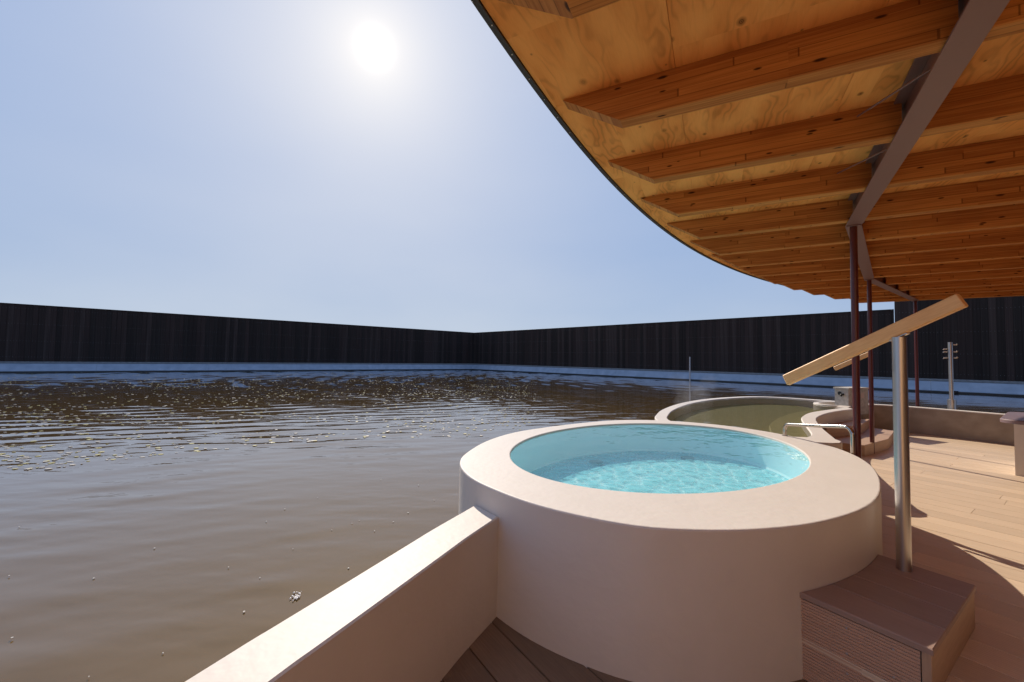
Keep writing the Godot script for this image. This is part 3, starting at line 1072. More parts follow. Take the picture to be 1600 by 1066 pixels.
func make_deck() -> void:
	var upper := v2([1.60, -2.33, 1.5, -3.4, 1.55, -4.3, 2.9, -5.3])
	var lower := PackedVector2Array()
	var wl := wall_inner_line()
	for i in range(2, wl.size()):
		lower.append(wl[i])
	lower.append_array(v2([5.22, 3.4, 1.88, -1.88, 1.60, -2.33, 1.4, -3.4, 0.5, -3.5]))
	upper.append_array(v2([3.98, -5.08, 4.20, -5.48, 4.45, -5.92, 4.74, -6.40, 5.12, -6.95, 5.62, -7.47, 6.23, -7.97]))
	upper.append_array(far_wall_line())
	upper.append_array(v2([5.22, 3.4, 1.88, -1.88]))
	var tub := tub_outer()
	var pitch := 0.2375
	for level in 2:
		var region: PackedVector2Array = [lower, upper][level]
		var y: float = [LOW_DECK, 0.0][level]
		var deck := thing("deck", ["lower deck of wide boards by the tub, shade painted into their colour", "sunlit upper deck of tan composite boards on the right"][level], "")
		deck.set_meta("kind", "structure")
		var base := Builder.new()
		base.sheet(region, y - 0.045, 1.0)
		put("deck_frame", base, mats.black_metal, deck)
		for k in range(-24, 58):
			var p0: float = k * pitch + [0.055, 0.09][level]
			var p1: float = p0 + pitch - [0.008, 0.005][level]
			var cuts := [-16.0]
			var c := -16.0 + rng.randf_range(0.5, 3.2)
			while c < 12.0:
				cuts.append(c)
				c += 3.64
			cuts.append(12.0)
			for j in cuts.size() - 1:
				var s0: float = cuts[j] + 0.0006
				var s1: float = cuts[j + 1] - 0.0006
				var rect := PackedVector2Array()
				for w in [Vector2(s0, p0), Vector2(s1, p0), Vector2(s1, p1), Vector2(s0, p1)]:
					rect.append(BOARD_ALONG * w.x + BOARD_ACROSS * w.y)
				for poly in Geometry2D.intersect_polygons(rect, region):
					for piece in Geometry2D.clip_polygons(poly, tub):
						var b := Builder.new()
						b.prism(piece, y - 0.03, y, 0.002, BOARD_ALONG, Vector2(rng.randf() * 5.0, 0.0))
						if b.v.size() > 0:
							put("plank", b, mats.shaded_low_deck[rng.randi_range(0, 2)] if level == 0 else mats.deck[rng.randi_range(0, 3)], deck)
		if level == 1:
			for k in 2:
				var r := Builder.new()
				var d := Vector3(0.535, 0, 0.845)
				var n := Vector3(-0.845, 0, 0.535)
				r.box(Vector3(1.88, -0.035 - 0.094 * (k + 0.5), -1.88) + d * 3.1 + n * 0.010, d * 3.06, Vector3(0, 0.0455, 0), n * 0.009, 0.002)
				put("riser_board", r, mats.riser, deck)

func make_step() -> void:
	var at := Vector3(1.95, 0, -2.2)
	var t := thing("tub_step", "brown composite step block against the near side of the tub", "step", at)
	var fl := Vector2(1.88, -1.88)          # near right corner
	var back := Vector2(2.673, -2.418)      # far right corner
	var along := (Vector2(1.595, -2.33) - fl).normalized()      # towards the tub
	var across := (back - fl).normalized()
	var width := fl.distance_to(back)
	var tub := tub_outer()
	var H := 0.243
	for k in 4:
		var w0 := width * k / 4.0 + (0.0015 if k > 0 else -0.006)
		var w1 := width * (k + 1) / 4.0 - 0.0015
		var rect := PackedVector2Array([fl + across * w0 - along * 0.006, fl + across * w1 - along * 0.006, fl + across * w1 + along * 0.95, fl + across * w0 + along * 0.95])
		for piece in Geometry2D.clip_polygons(rect, tub):
			var ok := false
			for q in piece:
				if q.distance_to(fl + across * (w0 + w1) / 2) < 0.2:
					ok = true
			if not ok:
				continue
			var b := Builder.new()
			b.prism(piece, H - 0.028, H, 0.004, along, Vector2(k * 1.3, 0))
			put("tread_plank", local(b, at), mats.tread[k % 3], t)
	# near face: two grooved boards one above the other
	for k in 2:
		var bh: float = [0.1135, 0.099][k]
		var yc: float = [H - 0.03 - 0.1145, -0.1165][k]
		var b := Builder.new()
		var a3 := Vector3(along.x, 0, along.y)
		var c3 := Vector3(across.x, 0, across.y)
		var p := Vector3(fl.x, yc, fl.y) + a3 * 0.30 + c3 * 0.012
		var count := 14 if k == 0 else 12
		var prof := []
		for g in count:
			var g0 := -bh + 2.0 * bh * g / count
			var g1 := -bh + 2.0 * bh * (g + 1) / count
			for w in [[g0 + 0.0005, -0.003], [g0 + 0.0022, -0.010], [g1 - 0.0066, -0.010], [g1 - 0.0048, -0.003]]:
				prof.append(w)
		prof.push_front([-bh, 0.010])
		prof.append([bh, 0.010])
		for g in prof.size() - 1:
			var A: Vector3 = p + Vector3(0, prof[g][0], 0) + c3 * prof[g][1]
			var B: Vector3 = p + Vector3(0, prof[g + 1][0], 0) + c3 * prof[g + 1][1]
			var nn: Vector3 = (B - A).cross(a3).normalized()
			if nn.dot(c3) > 0.0:
				nn = -nn
			b.flat(A - a3 * 0.262, A + a3 * 0.262, B + a3 * 0.262, B - a3 * 0.262, nn - c3 * 0.05, Vector2(0, A.y), Vector2(0.52, A.y), Vector2(0.52, B.y), Vector2(0, B.y))
		for e in [-1.0, 1.0]:
			b.flat(p + a3 * 0.262 * e - Vector3(0, bh, 0) - c3 * 0.0075, p + a3 * 0.262 * e + Vector3(0, bh, 0) - c3 * 0.0075, p + a3 * 0.262 * e + Vector3(0, bh, 0) + c3 * 0.01, p + a3 * 0.262 * e - Vector3(0, bh, 0) + c3 * 0.01, a3 * e)
		var o := put("riser_board", local(b, at), mats.riser, t)
		for s in [[0.10, 0.55], [0.28, 0.55], [0.10, -0.55], [0.28, -0.55]]:
			var sc := Builder.new()
			var q: Vector3 = p + a3 * (s[0] - 0.27) + Vector3(0, bh * s[1], 0) - c3 * 0.0105
			sc.tube(PackedVector3Array([q + c3 * 0.003, q - c3 * 0.0012]), 0.0045, 12)
			put("screw", local(sc, at), mats.screw, o)
	var a3 := Vector3(along.x, 0, along.y)
	var c3 := Vector3(across.x, 0, across.y)
	var post := Builder.new()
	post.box(Vector3(fl.x, (H - 0.031 + LOW_DECK) / 2, fl.y) + a3 * 0.017 + c3 * 0.012, Vector3(0, (H - 0.031 - LOW_DECK) / 2, 0), a3 * 0.017, c3 * 0.012, 0.002)
	put("corner_trim", local(post, at), mats.side, t)
	var side := Builder.new()
	side.box(Vector3(fl.x, (H - 0.031) / 2, fl.y) + c3 * (width / 2 + 0.012) + a3 * 0.010, c3 * (width / 2 - 0.013), Vector3(0, (H - 0.031) / 2, 0), a3 * 0.008, 0.002)
	put("side_board", local(side, at), mats.side, t)
	var rear := Builder.new()
	rear.box(Vector3(back.x, (H - 0.031) / 2, back.y) + a3 * 0.2 - c3 * 0.012, a3 * 0.185, Vector3(0, (H - 0.031) / 2, 0), c3 * 0.008, 0.002)
	put("rear_board", local(rear, at), mats.side, t)
	# the low steps into the hot pool
	var s := thing("pool_step", "brown step block beside the hot pool, behind the thin maroon posts", "step", Vector3(6.5, 0, -7.8))
	var at2 := s.position
	var curb := strip(smooth_open(v2([7.08, -8.75, 6.13, -8.14, 5.50, -7.67, 4.95, -7.07, 4.60, -6.55]), 4), smooth_open(v2([7.0, -8.46, 6.23, -7.97, 5.62, -7.47, 5.12, -6.95, 4.74, -6.40]), 4))
	var low := v2([6.65, -7.32, 7.62, -8.24, 7.3, -8.66, 6.23, -7.97, 5.62, -7.47, 5.25, -7.1, 5.72, -6.72])
	var b1 := Builder.new()
	b1.prism(low, 0.001, 0.18, 0.006, along)
	put("lower_step", local(b1, at2), mats.side, s)
	var up := v2([6.56, -7.78, 7.46, -8.62, 7.15, -8.56, 6.23, -7.97, 5.62, -7.47, 5.55, -7.30])
	var b2 := Builder.new()
	b2.prism(up, 0.181, 0.35, 0.006, along)
	put("upper_step", local(b2, at2), mats.side, s)

func beam_points() -> Array:
	return [Vector2(0.75, 0.30), Vector2(1.33, -0.75), Vector2(3.50, -4.20), Vector2(6.06, -6.97), Vector2(9.16, -9.34)]

func to_aq(p: Vector2) -> Vector2:
	return Vector2(-0.896 * p.x - 0.444 * p.y, 0.444 * p.x - 0.896 * p.y)

func beam_a(q: float) -> float:
	var pts := beam_points()
	for i in pts.size() - 1:
		var a := to_aq(pts[i])
		var b := to_aq(pts[i + 1])
		if (q >= a.y and q <= b.y):
			return lerpf(a.x, b.x, (q - a.y) / (b.y - a.y))
	var last := to_aq(pts[pts.size() - 1])
	return last.x

func make_canopy() -> void:
	var t := thing("timber_canopy", "curved timber canopy with glulam rafters on thin maroon steel posts", "canopy")
	var q_lo := 0.35
	var q_hi := 12.75
	var inner_a := -13.0
	var outline := PackedVector2Array()          # in (a, q)
	for i in 61:
		var q := lerpf(q_lo, q_hi, i / 60.0)
		outline.append(Vector2(canopy_edge(q), q))
	outline.append(Vector2(inner_a, q_hi))
	outline.append(Vector2(inner_a, q_lo))
	# plywood sheets, long side across the rafters
	var a_step := 0.91
	var q_step := 1.83
	for i in range(-15, 2):
		for j in range(-2, 8):
			var q0 := 0.63 + j * q_step + (0.915 if (i % 2) != 0 else 0.0)
			var a0 := i * a_step + 0.2
			var rect := PackedVector2Array([Vector2(a0 + 0.001, q0 + 0.001), Vector2(a0 + a_step - 0.001, q0 + 0.001), Vector2(a0 + a_step - 0.001, q0 + q_step - 0.001), Vector2(a0 + 0.001, q0 + q_step - 0.001)])
			for piece in Geometry2D.intersect_polygons(rect, outline):
				var b := Builder.new()
				b.prism(piece, 0.0, 0.018, 0.0, Vector2.RIGHT, Vector2(rng.randf() * 0.91, rng.randf() * 1.82), true)
				var flip_u := -1.0 if rng.randf() < 0.5 else 1.0
				for k in b.v.size():
					var p := b.v[k]
					b.v[k] = canopy(p.x, p.z, 0.245 + p.y)
					var nn := b.n[k]
					b.n[k] = (Vector3(-0.896, 0, -0.444) * nn.x + Vector3(0.444, 0, -0.896) * nn.z + Vector3.UP * nn.y).normalized()
					b.t[k].x *= flip_u
				fix(b)
				put("plywood_sheet", b, mats.plywood, t)
	# roof covering above
	var cover := Builder.new()
	cover.prism(outline, 0.0, 0.05, 0.0, Vector2.RIGHT, Vector2.ZERO, true)
	for k in cover.v.size():
		var p := cover.v[k]
		cover.v[k] = canopy(p.x, p.z, 0.266 + p.y)
		var nn := cover.n[k]
		cover.n[k] = (Vector3(-0.896, 0, -0.444) * nn.x + Vector3(0.444, 0, -0.896) * nn.z + Vector3.UP * nn.y).normalized()
	fix(cover)
	put("roof_covering", cover, mats.black_metal, t)
	# dark edge strip following the curve
	var edge := Builder.new()
	for i in 80:
		var q0 := lerpf(q_lo, q_hi, i / 80.0)
		var q1 := lerpf(q_lo, q_hi, (i + 1) / 80.0)
		var p := canopy(canopy_edge(q0), q0)
		var r := canopy(canopy_edge(q1), q1)
		var out := Vector3((r - p).z, 0, -(r - p).x).normalized()
		if out.dot(Vector3(-0.896, 0, -0.444)) < 0:
			out = -out
		var lo := 0.232
		var hi := 0.325
		var P := [p + out * 0.002 + Vector3.UP * lo, p + out * 0.032 + Vector3.UP * lo, p + out * 0.032 + Vector3.UP * hi, p + out * 0.002 + Vector3.UP * hi]
		var R := [r + out * 0.002 + Vector3.UP * lo, r + out * 0.032 + Vector3.UP * lo, r + out * 0.032 + Vector3.UP * hi, r + out * 0.002 + Vector3.UP * hi]
		edge.flat(P[0], P[1], R[1], R[0], Vector3.DOWN)
		edge.flat(P[1], P[2], R[2], R[1], out)
		edge.flat(P[2], P[3], R[3], R[2], Vector3.UP)
		edge.flat(P[3], P[0], R[0], R[3], -out)
	put("fascia", edge, mats.black_metal, t)
	var rv := []
	for i in 48:
		var q := lerpf(0.4, 10.5, i / 47.0)
		var p := canopy(canopy_edge(q), q, 0.2415)
		rv.append(p)
	for p in rv:
		var s := Builder.new()
		s.tube(PackedVector3Array([p + Vector3(-0.0112, -0.006, -0.0055), p + Vector3(-0.0112, -0.013, -0.0055)]), 0.004, 8)
		put("fascia_screw", s, mats.screw, t)
	# rafters, cut back at a slant at the pond side, interrupted by the steel beam
	var depth := 0.222
	var half := 0.05
	for k in range(-1, 13):
		var q := 1.545 + 0.9155 * k
		if k == 12:
			q = 12.60
		var tip_top := canopy_edge(q) - 0.075
		var tip_low := tip_top - 0.36
		var ab := beam_a(q)
		var spans := []
		if ab < tip_low - 0.4 and ab > inner_a + 0.5:
			spans = [[inner_a + 0.05, inner_a + 0.05, ab - 0.03, ab - 0.03], [ab + 0.03, ab + 0.03, tip_low, tip_top]]
		else:
			spans = [[inner_a + 0.05, inner_a + 0.05, tip_low, tip_top]]
		for sp in spans:
			var b := Builder.new()
			var uo := Vector2(rng.randf() * 3.4, rng.randf() * 0.45)
			var ch := 0.006
			# profile across: bottom corners chamfered
			var ring := [Vector2(-half, depth), Vector2(-half, ch), Vector2(-half + ch, 0), Vector2(half - ch, 0), Vector2(half, ch), Vector2(half, depth)]
			var run := 0.0
			for i in 6:
				var p: Vector2 = ring[i]
				var r: Vector2 = ring[(i + 1) % 6]
				var f0 := p.y / depth
				var f1 := r.y / depth
				var A := canopy(lerpf(sp[0], sp[1], f0), q + p.x, 0.021 + p.y)
				var B := canopy(lerpf(sp[2], sp[3], f0), q + p.x, 0.021 + p.y)
				var C := canopy(lerpf(sp[2], sp[3], f1), q + r.x, 0.021 + r.y)
				var D := canopy(lerpf(sp[0], sp[1], f1), q + r.x, 0.021 + r.y)
				var out := Vector3(0.444, 0, -0.896) * (p.x + r.x) + Vector3.UP * ((p.y + r.y) - depth)
				if i == 0 or i == 4:
					out = Vector3(0.444, 0, -0.896) * (p.x + r.x)
				var l := p.distance_to(r)
				b.flat(A, B, C, D, out, uo + Vector2(sp[0], run), uo + Vector2(lerpf(sp[2], sp[3], f0), run), uo + Vector2(lerpf(sp[2], sp[3], f1), run + l), uo + Vector2(sp[0], run + l))
				run += l
			for e in 2:
				var pts := []
				for p in ring:
					pts.append(canopy(lerpf(sp[e * 2], sp[e * 2 + 1], p.y / depth), q + p.x, 0.021 + p.y))
				var out := Vector3(-0.896, 0, -0.444) * (1.0 if e == 1 else -1.0)
				var nn: Vector3 = (pts[2] - pts[0]).cross(pts[4] - pts[0]).normalized()
				if nn.dot(out) < 0:
					nn = -nn
				for i in range(1, 5):
					b.tri(pts[0], pts[i], pts[i + 1], nn, nn, nn, uo + ring[0], uo + ring[i], uo + ring[i + 1])
			put("rafter", b, mats.glulam, t)
	# steel beam: bottom plate, web and top plate between the posts
	var pts := beam_points()
	var beam_y := func(p: Vector2) -> float:
		var aq := to_aq(p)
		return 2.927 - 0.0124 * (aq.x + 2.352)
	for i in pts.size() - 1:
		var a: Vector2 = pts[i]
		var b: Vector2 = pts[i + 1]
		var ya: float = beam_y.call(a)
		var yb: float = beam_y.call(b)
		var A := Vector3(a.x, ya, a.y)
		var B := Vector3(b.x, yb, b.y)
		var d := (B - A).normalized()
		var side := Vector3(-d.z, 0, d.x).normalized()
		var up := side.cross(d).normalized()
		if up.y < 0:
			up = -up
		var mid := (A + B) / 2
		var hl := A.distance_to(B) / 2
		var m := Builder.new()
		m.box(mid + up * 0.006, d * (hl + 0.008), up * 0.006, side * 0.065, 0.001)
		m.box(mid + up * 0.115, d * (hl - 0.002), up * 0.1025, side * 0.004, 0.001)
		m.box(mid + up * 0.226, d * (hl - 0.002), up * 0.006, side * 0.062, 0.001)
		put("steel_beam", m, mats.maroon, t)
	for i in range(1, pts.size()):
		var p: Vector2 = pts[i]
		var y: float = beam_y.call(p)
		var m := Builder.new()
		m.tube(PackedVector3Array([Vector3(p.x, -0.02, p.y), Vector3(p.x, y - 0.011, p.y)]), 0.0315, 28)
		var post := put("steel_post", m, mats.maroon_pole, t)
		var cap := Builder.new()
		cap.tube(PackedVector3Array([Vector3(p.x, y - 0.010, p.y), Vector3(p.x, y - 0.001, p.y)]), 0.065, 28)
		put("head_plate", cap, mats.maroon, post)
	# thin tie rods between web and rafters near the first post
	for r in [[2.98], [3.92]]:
		var q: float = r[0]
		var ab := beam_a(q)
		var m := Builder.new()
		m.tube(PackedVector3Array([canopy(ab + 0.02, q - 0.24, 0.10), canopy(ab + 0.22, q + 0.30, 0.17)]), 0.006, 10)
		put("tie_rod", m, mats.maroon, t)

# winding follows the normals again after a builder's points were moved by a mirroring map
func fix(b: Builder) -> void:
	for i in range(0, b.v.size(), 3):
		if (b.v[i + 2] - b.v[i]).cross(b.v[i + 1] - b.v[i]).dot(b.n[i] + b.n[i + 1] + b.n[i + 2]) < 0.0:
			var p := b.v[i + 1]
			b.v[i + 1] = b.v[i + 2]
			b.v[i + 2] = p
			var m := b.n[i + 1]
			b.n[i + 1] = b.n[i + 2]
			b.n[i + 2] = m
			var u := b.t[i + 1]
			b.t[i + 1] = b.t[i + 2]
			b.t[i + 2] = u

# a rounded wooden bar
func rounded_bar(c: Vector3, d: Vector3, half_len: float, up: Vector3, side: Vector3, hu: float, hs: float, r: float) -> Builder:
	var b := Builder.new()
	var ring := []
	var nrm := []
	for q in 4:
		var cu := (hu - r) * (1.0 if q == 0 or q == 3 else -1.0)
		var cs := (hs - r) * (1.0 if q < 2 else -1.0)
		for k in 5:
			var t := PI / 2 * k / 4.0 + q * PI / 2
			var n2 := Vector2(cos(t), sin(t))
			# quadrant q = 0: +up +side, then -up +side, -up -side, +up -side
			ring.append(Vector2(cu, cs) + n2 * r)
			nrm.append(n2)
	var m := ring.size()
	var run := 0.0
	for i in m:
		var j := (i + 1) % m
		var p: Vector2 = ring[i]
		var q: Vector2 = ring[j]
		var n0: Vector3 = up * nrm[i].x + side * nrm[i].y
		var n1: Vector3 = up * nrm[j].x + side * nrm[j].y
		var l := p.distance_to(q)
		var P := c + up * p.x + side * p.y
		var Q := c + up * q.x + side * q.y
		b.quad(P - d * half_len, P + d * half_len, Q + d * half_len, Q - d * half_len, n0, n0, n1, n1, Vector2(0, run), Vector2(half_len * 2, run), Vector2(half_len * 2, run + l), Vector2(0, run + l))
		run += l
		# slightly eased ends
		for s in [-1.0, 1.0]:
			var e: Vector3 = c + d * (half_len + 0.004) * s
			var P2: Vector3 = e + up * p.x * 0.93 + side * p.y * 0.88
			var Q2: Vector3 = e + up * q.x * 0.93 + side * q.y * 0.88
			b.flat(P + d * half_len * s, Q + d * half_len * s, Q2, P2, d * s + n0, Vector2(0, run), Vector2(0.02, run), Vector2(0.02, run), Vector2(0, run))
			b.tri(e, P2, Q2, d * s, d * s, d * s, Vector2.ZERO, p, q)
	return b

func make_handrail(label: String, foot: Vector3, rail_at: Vector3, t0: float, t1: float, r: float) -> void:
	var t := thing("handrail", label, "handrail", foot, "wooden handrails on steel posts")
	var d := Vector3(-0.314, -0.444, -0.839).normalized()
	var side := Vector3(d.z, 0, -d.x).normalized()
	var up := side.cross(d).normalized()
	if up.y < 0:
		up = -up
	var c := rail_at + d * (t0 + t1) / 2 + up * 0.043
	put("rail", local(rounded_bar(c, d, (t0 - t1) / 2, up, side, 0.043, 0.021, 0.011), foot), mats.rail_wood, t)
	var p := Builder.new()
	p.tube(PackedVector3Array([foot, Vector3(foot.x, rail_at.y - 0.004, foot.z)]), r, 32)
	put("post", local(p, foot), mats.steel, t)
	var br := Builder.new()
	br.box(rail_at - up * 0.004, d * 0.05, up * 0.003, side * 0.018, 0.001)
	put("bracket", local(br, foot), mats.steel, t)

func make_rails() -> void:
	make_handrail("sloping wooden handrail on a stout steel post standing on the tub step", Vector3(2.426, 0.243, -2.582), Vector3(2.426, 1.672, -2.582), 0.79, -0.345, 0.036)
	make_handrail("small sloping wooden handrail behind the maroon posts, by the hot pool steps", Vector3(6.86, 0.35, -8.22), Vector3(6.86, 1.53, -8.22), 0.42, -0.30, 0.022)
	# stainless grab rail over the far edge of the tub
	var foot := Vector3(3.35, RIM, -5.08)
	var g := thing("grab_rail", "bent stainless grab rail over the far edge of the soaking tub", "grab rail", foot)
	var path := PackedVector3Array()
	var A := Vector3(3.35, RIM, -5.08)
	var D := Vector3(3.43, RIM - 0.01, -4.17)
	var top := 0.75
	var top_d := 0.85
	var run := Vector3(D.x - A.x, 0, D.z - A.z).normalized()
	var r := 0.075
	path.append(A)
	for k in 9:
		var th := PI / 2 * k / 8.0
		path.append(Vector3(A.x, top - r, A.z) + run * r * (1 - cos(th)) + Vector3.UP * r * sin(th))
	for k in 9:
		var th := PI / 2 * k / 8.0
		path.append(Vector3(D.x, top_d - r, D.z) - run * r * (1 - sin(th)) + Vector3.UP * r * cos(th))
	path.append(D)
	var b := Builder.new()
	b.tube(path, 0.020, 20)
	put("bar", local(b, foot), mats.chrome, g)
	var fl := Builder.new()
	fl.tube(PackedVector3Array([A, A + Vector3(0, 0.006, 0)]), 0.032, 20)
	put("flange", local(fl, foot), mats.chrome, g)

func make_furniture() -> void:
	# stone spout at the head of the hot pool
	var c0 := Vector2(7.35, -9.03)
	var rx := Vector2(0.926, -0.376)
	var lx := Vector2(-0.376, -0.926)
	var at := Vector3(c0.x, HOT_RIM, c0.y)
	var s := thing("stone_spout", "squat grey stone water spout block on the hot pool rim", "water spout", at)
	var body := PackedVector2Array([c0, c0 + rx * 0.72, c0 + rx * 0.72 + lx * 0.27, c0 + lx * 0.27])
	var b := Builder.new()
	b.prism(body, HOT_RIM - 0.2, 0.925, 0.004)
	put("body", local(b, at), mats.stone, s)
	var cap := Builder.new()
	cap.prism(PackedVector2Array([c0 - rx * 0.02 - lx * 0.02, c0 + rx * 0.74 - lx * 0.02, c0 + rx * 0.74 + lx * 0.29, c0 - rx * 0.02 + lx * 0.29]), 0.926, 0.962, 0.006, Vector2.RIGHT, Vector2.ZERO, true)
	put("cap_stone", local(cap, at), mats.stone, s)
	var left := Vector3(-rx.x, 0, -rx.y)
	var lz := Vector3(lx.x, 0, lx.y)
	var hole := Builder.new()
	var hp := Vector3(c0.x, 0.83, c0.y) + lz * 0.17
	hole.tube(PackedVector3Array([hp - left * 0.01, hp + left * 0.004]), 0.042, 18)
	put("opening", local(hole, at), mats.hole, s)
	var pipe := Builder.new()
	var pp := Vector3(c0.x, 0.81, c0.y) + lz * 0.10
	pipe.tube(PackedVector3Array([pp, pp + left * 0.06, pp + left * 0.085 + Vector3(0, -0.03, 0)]), 0.024, 14)
	put("pipe", local(pipe, at), mats.hole, s)
	var pl := Builder.new()
	var front := -lz
	pl.box(Vector3(c0.x + rx.x * 0.50, 0.79, c0.y + rx.y * 0.50) + front * 0.003, Vector3(rx.x, 0, rx.y) * 0.05, Vector3(0, 0.06, 0), front * 0.003, 0.001)
	put("plaque", local(pl, at), mats.plaque, s)
	# table end at the right
	var tp := Vector3(7.5, 0, -5.9)
	var t := thing("side_table", "rounded maroon stone table slab on a pale tiled pedestal", "table", tp)
	var corner := Vector2(6.52, -5.50)
	var ux := Vector2(0.93, -0.10).normalized()
	var uz := Vector2(0.36, 0.93).normalized()
	uz = Vector2(-ux.y, ux.x)
	ux = Vector2(0.80, -0.60)
	uz = Vector2(0.60, 0.80)
	var o := Vector2(7.0, -5.92)
	var slab := PackedVector2Array()
	var sx := 1.7
	var sz := 1.3
	var rad := 0.22
	for q in 4:
		var cx: float = [sx - rad, rad, rad, sx - rad][q]
		var cz: float = [sz - rad, sz - rad, rad, rad][q]
		for k in 7:
			var th := PI / 2 * k / 6.0 + q * PI / 2
			var w := Vector2(cx + rad * cos(th), cz + rad * sin(th))
			slab.append(o + ux * (w.x - 0.18) + uz * (w.y - 0.02))
	var sb := Builder.new()
	sb.prism(slab, 0.70, 0.752, 0.012, Vector2.RIGHT, Vector2.ZERO, true)
	put("tabletop", local(sb, tp), mats.slab, t)
	var ped := PackedVector2Array()
	var po := Vector2(6.92, -5.74)
	for w in [Vector2(0, 0), Vector2(1.3, 0), Vector2(1.3, 0.9), Vector2(0.12, 0.9), Vector2(0, 0.78)]:
		ped.append(po + ux * w.x + uz * (w.y + 0.02))
	var pb := Builder.new()
	pb.prism(ped, 0.0, 0.699, 0.0)
	put("pedestal", local(pb, tp), mats.plaster, t)
	# shower pole with hooks behind the far parapet
	var sp := Vector3(9.42, 0.02, -8.86)
	var sh := thing("shower_pole", "slim steel pole with small hooks behind the far parapet", "pole", sp)
	var pole := Builder.new()
	pole.tube(PackedVector3Array([sp, Vector3(sp.x, 1.985, sp.z)]), 0.037, 20)
	put("shaft", local(pole, sp), mats.steel, sh)
	var col := Builder.new()
	col.tube(PackedVector3Array([sp, Vector3(sp.x, 0.76, sp.z)]), 0.068, 22)
	put("collar", local(col, sp), mats.steel, sh)
	for hk in [[1.93, 1.0], [1.84, -1.0], [1.78, 1.0], [1.78, -1.0], [1.65, 1.0], [1.65, -1.0]]:
		var hb := Builder.new()
		var e: Vector3 = Vector3(0.72, 0, 0.69) * hk[1]
		var p0 := Vector3(sp.x, hk[0], sp.z)
		hb.tube(PackedVector3Array([p0 + e * 0.045, p0 + e * 0.095, p0 + e * 0.105 + Vector3(0, 0.02 * hk[1], 0)]), 0.013, 10)
		put("hook", local(hb, sp), mats.steel, sh)
	# thin gauge pole in the pond
	var gp := Vector3(10.12, -0.05, -23.46)
	var gb := Builder.new()
	gb.tube(PackedVector3Array([gp, Vector3(gp.x, 1.71, gp.z)]), 0.034, 10)
	var gauge := put("gauge_pole", local(gb, gp), mats.screw)
	gauge.position = gp
	tag(gauge, "thin upright pole standing in the pond before the fence", "pole")

func flat_disc(r: float, sides: int, seed_no: int, thick: float) -> Builder:
	var rr := RandomNumberGenerator.new()
	rr.seed = seed_no
	var p := PackedVector2Array()
	for k in sides:
		var t := TAU * k / sides
		p.append(Vector2(cos(t), sin(t)) * r * rr.randf_range(0.7, 1.1))
	var b := Builder.new()
	b.prism(p, -0.002, thick, minf(thick * 0.6, r * 0.2))
	return b

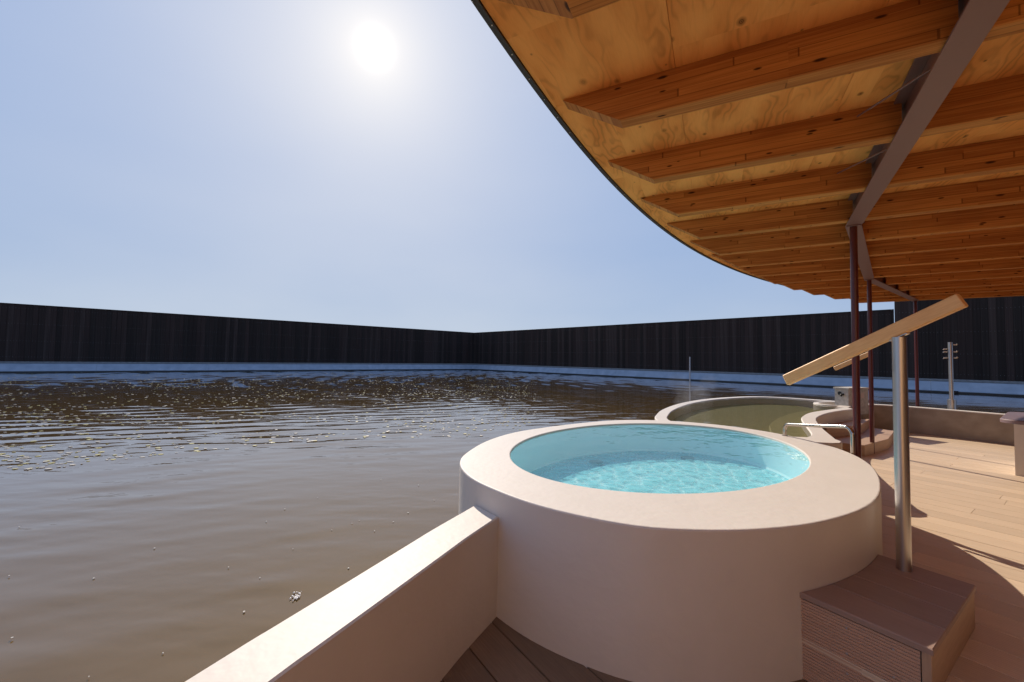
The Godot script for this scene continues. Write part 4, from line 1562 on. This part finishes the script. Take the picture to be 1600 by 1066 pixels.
func make_floaters() -> void:
	# white flecks near the parapet
	var where := v2([-2.53, -2.14, -3.17, -2.72, -1.97, -1.69, -1.47, -1.5, -1.31, -1.62, -2.07, -2.46, -1.27, -2.16, -1.17, -1.88, -0.86, -2.27, -1.16, -2.75, -1.07, -2.86, -1.04, -2.91, -0.74, -3.07, -0.8, -2.9, -0.88, -2.75, -1.66, -3.1, -1.66, -2.87, -1.54, -3.36, -1.19, -3.86, -0.81, -3.72, -0.81, -4.2, -0.6, -3.34, -2.09, -2.13, -1.27, -2.48, -1.5, -2.26])
	var first: MeshInstance3D = null
	for i in where.size():
		var o: MeshInstance3D
		if first == null:
			first = put("petal", flat_disc(0.006, 7, 3, 0.001), mats.petal)
			tag(first, "tiny white petal afloat on the near brown water", "petal", "white petals afloat near the parapet")
			o = first
		else:
			o = first.duplicate()
			o.name = name_for("petal", self)
			add_child(o, true)
		o.position = Vector3(where[i].x * K, POND + 0.006, where[i].y * K)
		o.rotation.y = rng.randf() * TAU
		var s := rng.randf_range(0.4, 0.95)
		o.scale = Vector3(s * 1.3, 1.0, s)
	# clump of foam bubbles
	var fp := Vector3(-1.145, POND + 0.004, -2.296)
	var foam := thing("foam_patch", "small clump of white foam bubbles floating beside the parapet", "foam", fp)
	for i in 34:
		var m := SphereMesh.new()
		var r := rng.randf_range(0.0022, 0.0058)
		m.radius = r
		m.height = r * 1.5
		m.radial_segments = 12
		m.rings = 6
		var o := put("bubble", m, mats.foam, foam)
		o.position = Vector3(rng.randfn(0, 0.016), 0.0, rng.randfn(0, 0.017))
	# drifts of floating leaves in the middle of the pond: too many and too small to count
	for kind in 2:
		var base := flat_disc(0.023, 7, 21 + kind, 0.002)
		var mesh := base.mesh()
		mesh.surface_set_material(0, [mats.leaf, mats.leaf_pale][kind])
		var list := []
		var drift := noise(44, 0.11, 3)
		var tries := 0
		while list.size() < [1100, 1700][kind] and tries < 200000:
			tries += 1
			var z := -(4.6 + 28.0 * pow(rng.randf(), 1.5))
			var x := -z * tan(-0.92 + 0.98 * pow(rng.randf(), 1.25))
			var bearing := atan2(x, -z)
			if bearing < -0.95 or bearing > 0.12 or Vector2(x, z).length() < 6.9:
				continue
			if (Vector2(x, z) - FENCE_CORNER).dot(Vector2(0.624, 0.781)) < 1.0 or x > (-z - 6.0) * 0.16:
				continue
			if drift.get_noise_2d(x, z * 2.0) < rng.randf_range(-0.5, 0.45):
				continue
			list.append(Vector3(x, POND + 0.004, z))
		var mm := MultiMesh.new()
		mm.transform_format = MultiMesh.TRANSFORM_3D
		mm.mesh = mesh
		mm.instance_count = list.size()
		for i in list.size():
			var s := rng.randf_range(0.5, 1.5)
			mm.set_instance_transform(i, Transform3D(Basis(Vector3.UP, rng.randf() * TAU).scaled(Vector3(s, 1, s)), list[i]))
		var mi := MultiMeshInstance3D.new()
		mi.name = ["yellow_leaves", "pale_leaves"][kind]
		mi.multimesh = mm
		add_child(mi, true)
		tag(mi, ["drifts of small yellow-green leaves floating on the middle of the pond", "drifts of pale grey leaves floating on the middle of the pond"][kind], "leaves", "", "stuff")

func make_steam() -> void:
	var puffs := []
	var r := RandomNumberGenerator.new()
	r.seed = 12
	for i in 11:
		var u := r.randf()
		var high := pow(r.randf(), 1.6)
		puffs.append([Vector3(lerpf(3.25, 4.5, u) + r.randf_range(-0.15, 0.15), 0.66 + high * 0.42, lerpf(-7.9, -9.4, u)), Vector3(r.randf_range(0.22, 0.6), r.randf_range(0.22, 0.5), r.randf_range(0.25, 0.5)), r.randf_range(0.10, 0.22)])
	for s in puffs:
		var f := FogVolume.new()
		f.name = name_for("steam", self)
		f.shape = RenderingServer.FOG_VOLUME_SHAPE_ELLIPSOID
		f.size = s[1]
		f.position = s[0]
		var m := FogMaterial.new()
		m.albedo = Color(0.95, 0.93, 0.92)
		m.density = s[2]
		f.material = m
		add_child(f, true)
		tag(f, "faint white steam rising off the left end of the hot pool", "steam", "wisps of steam", "stuff")
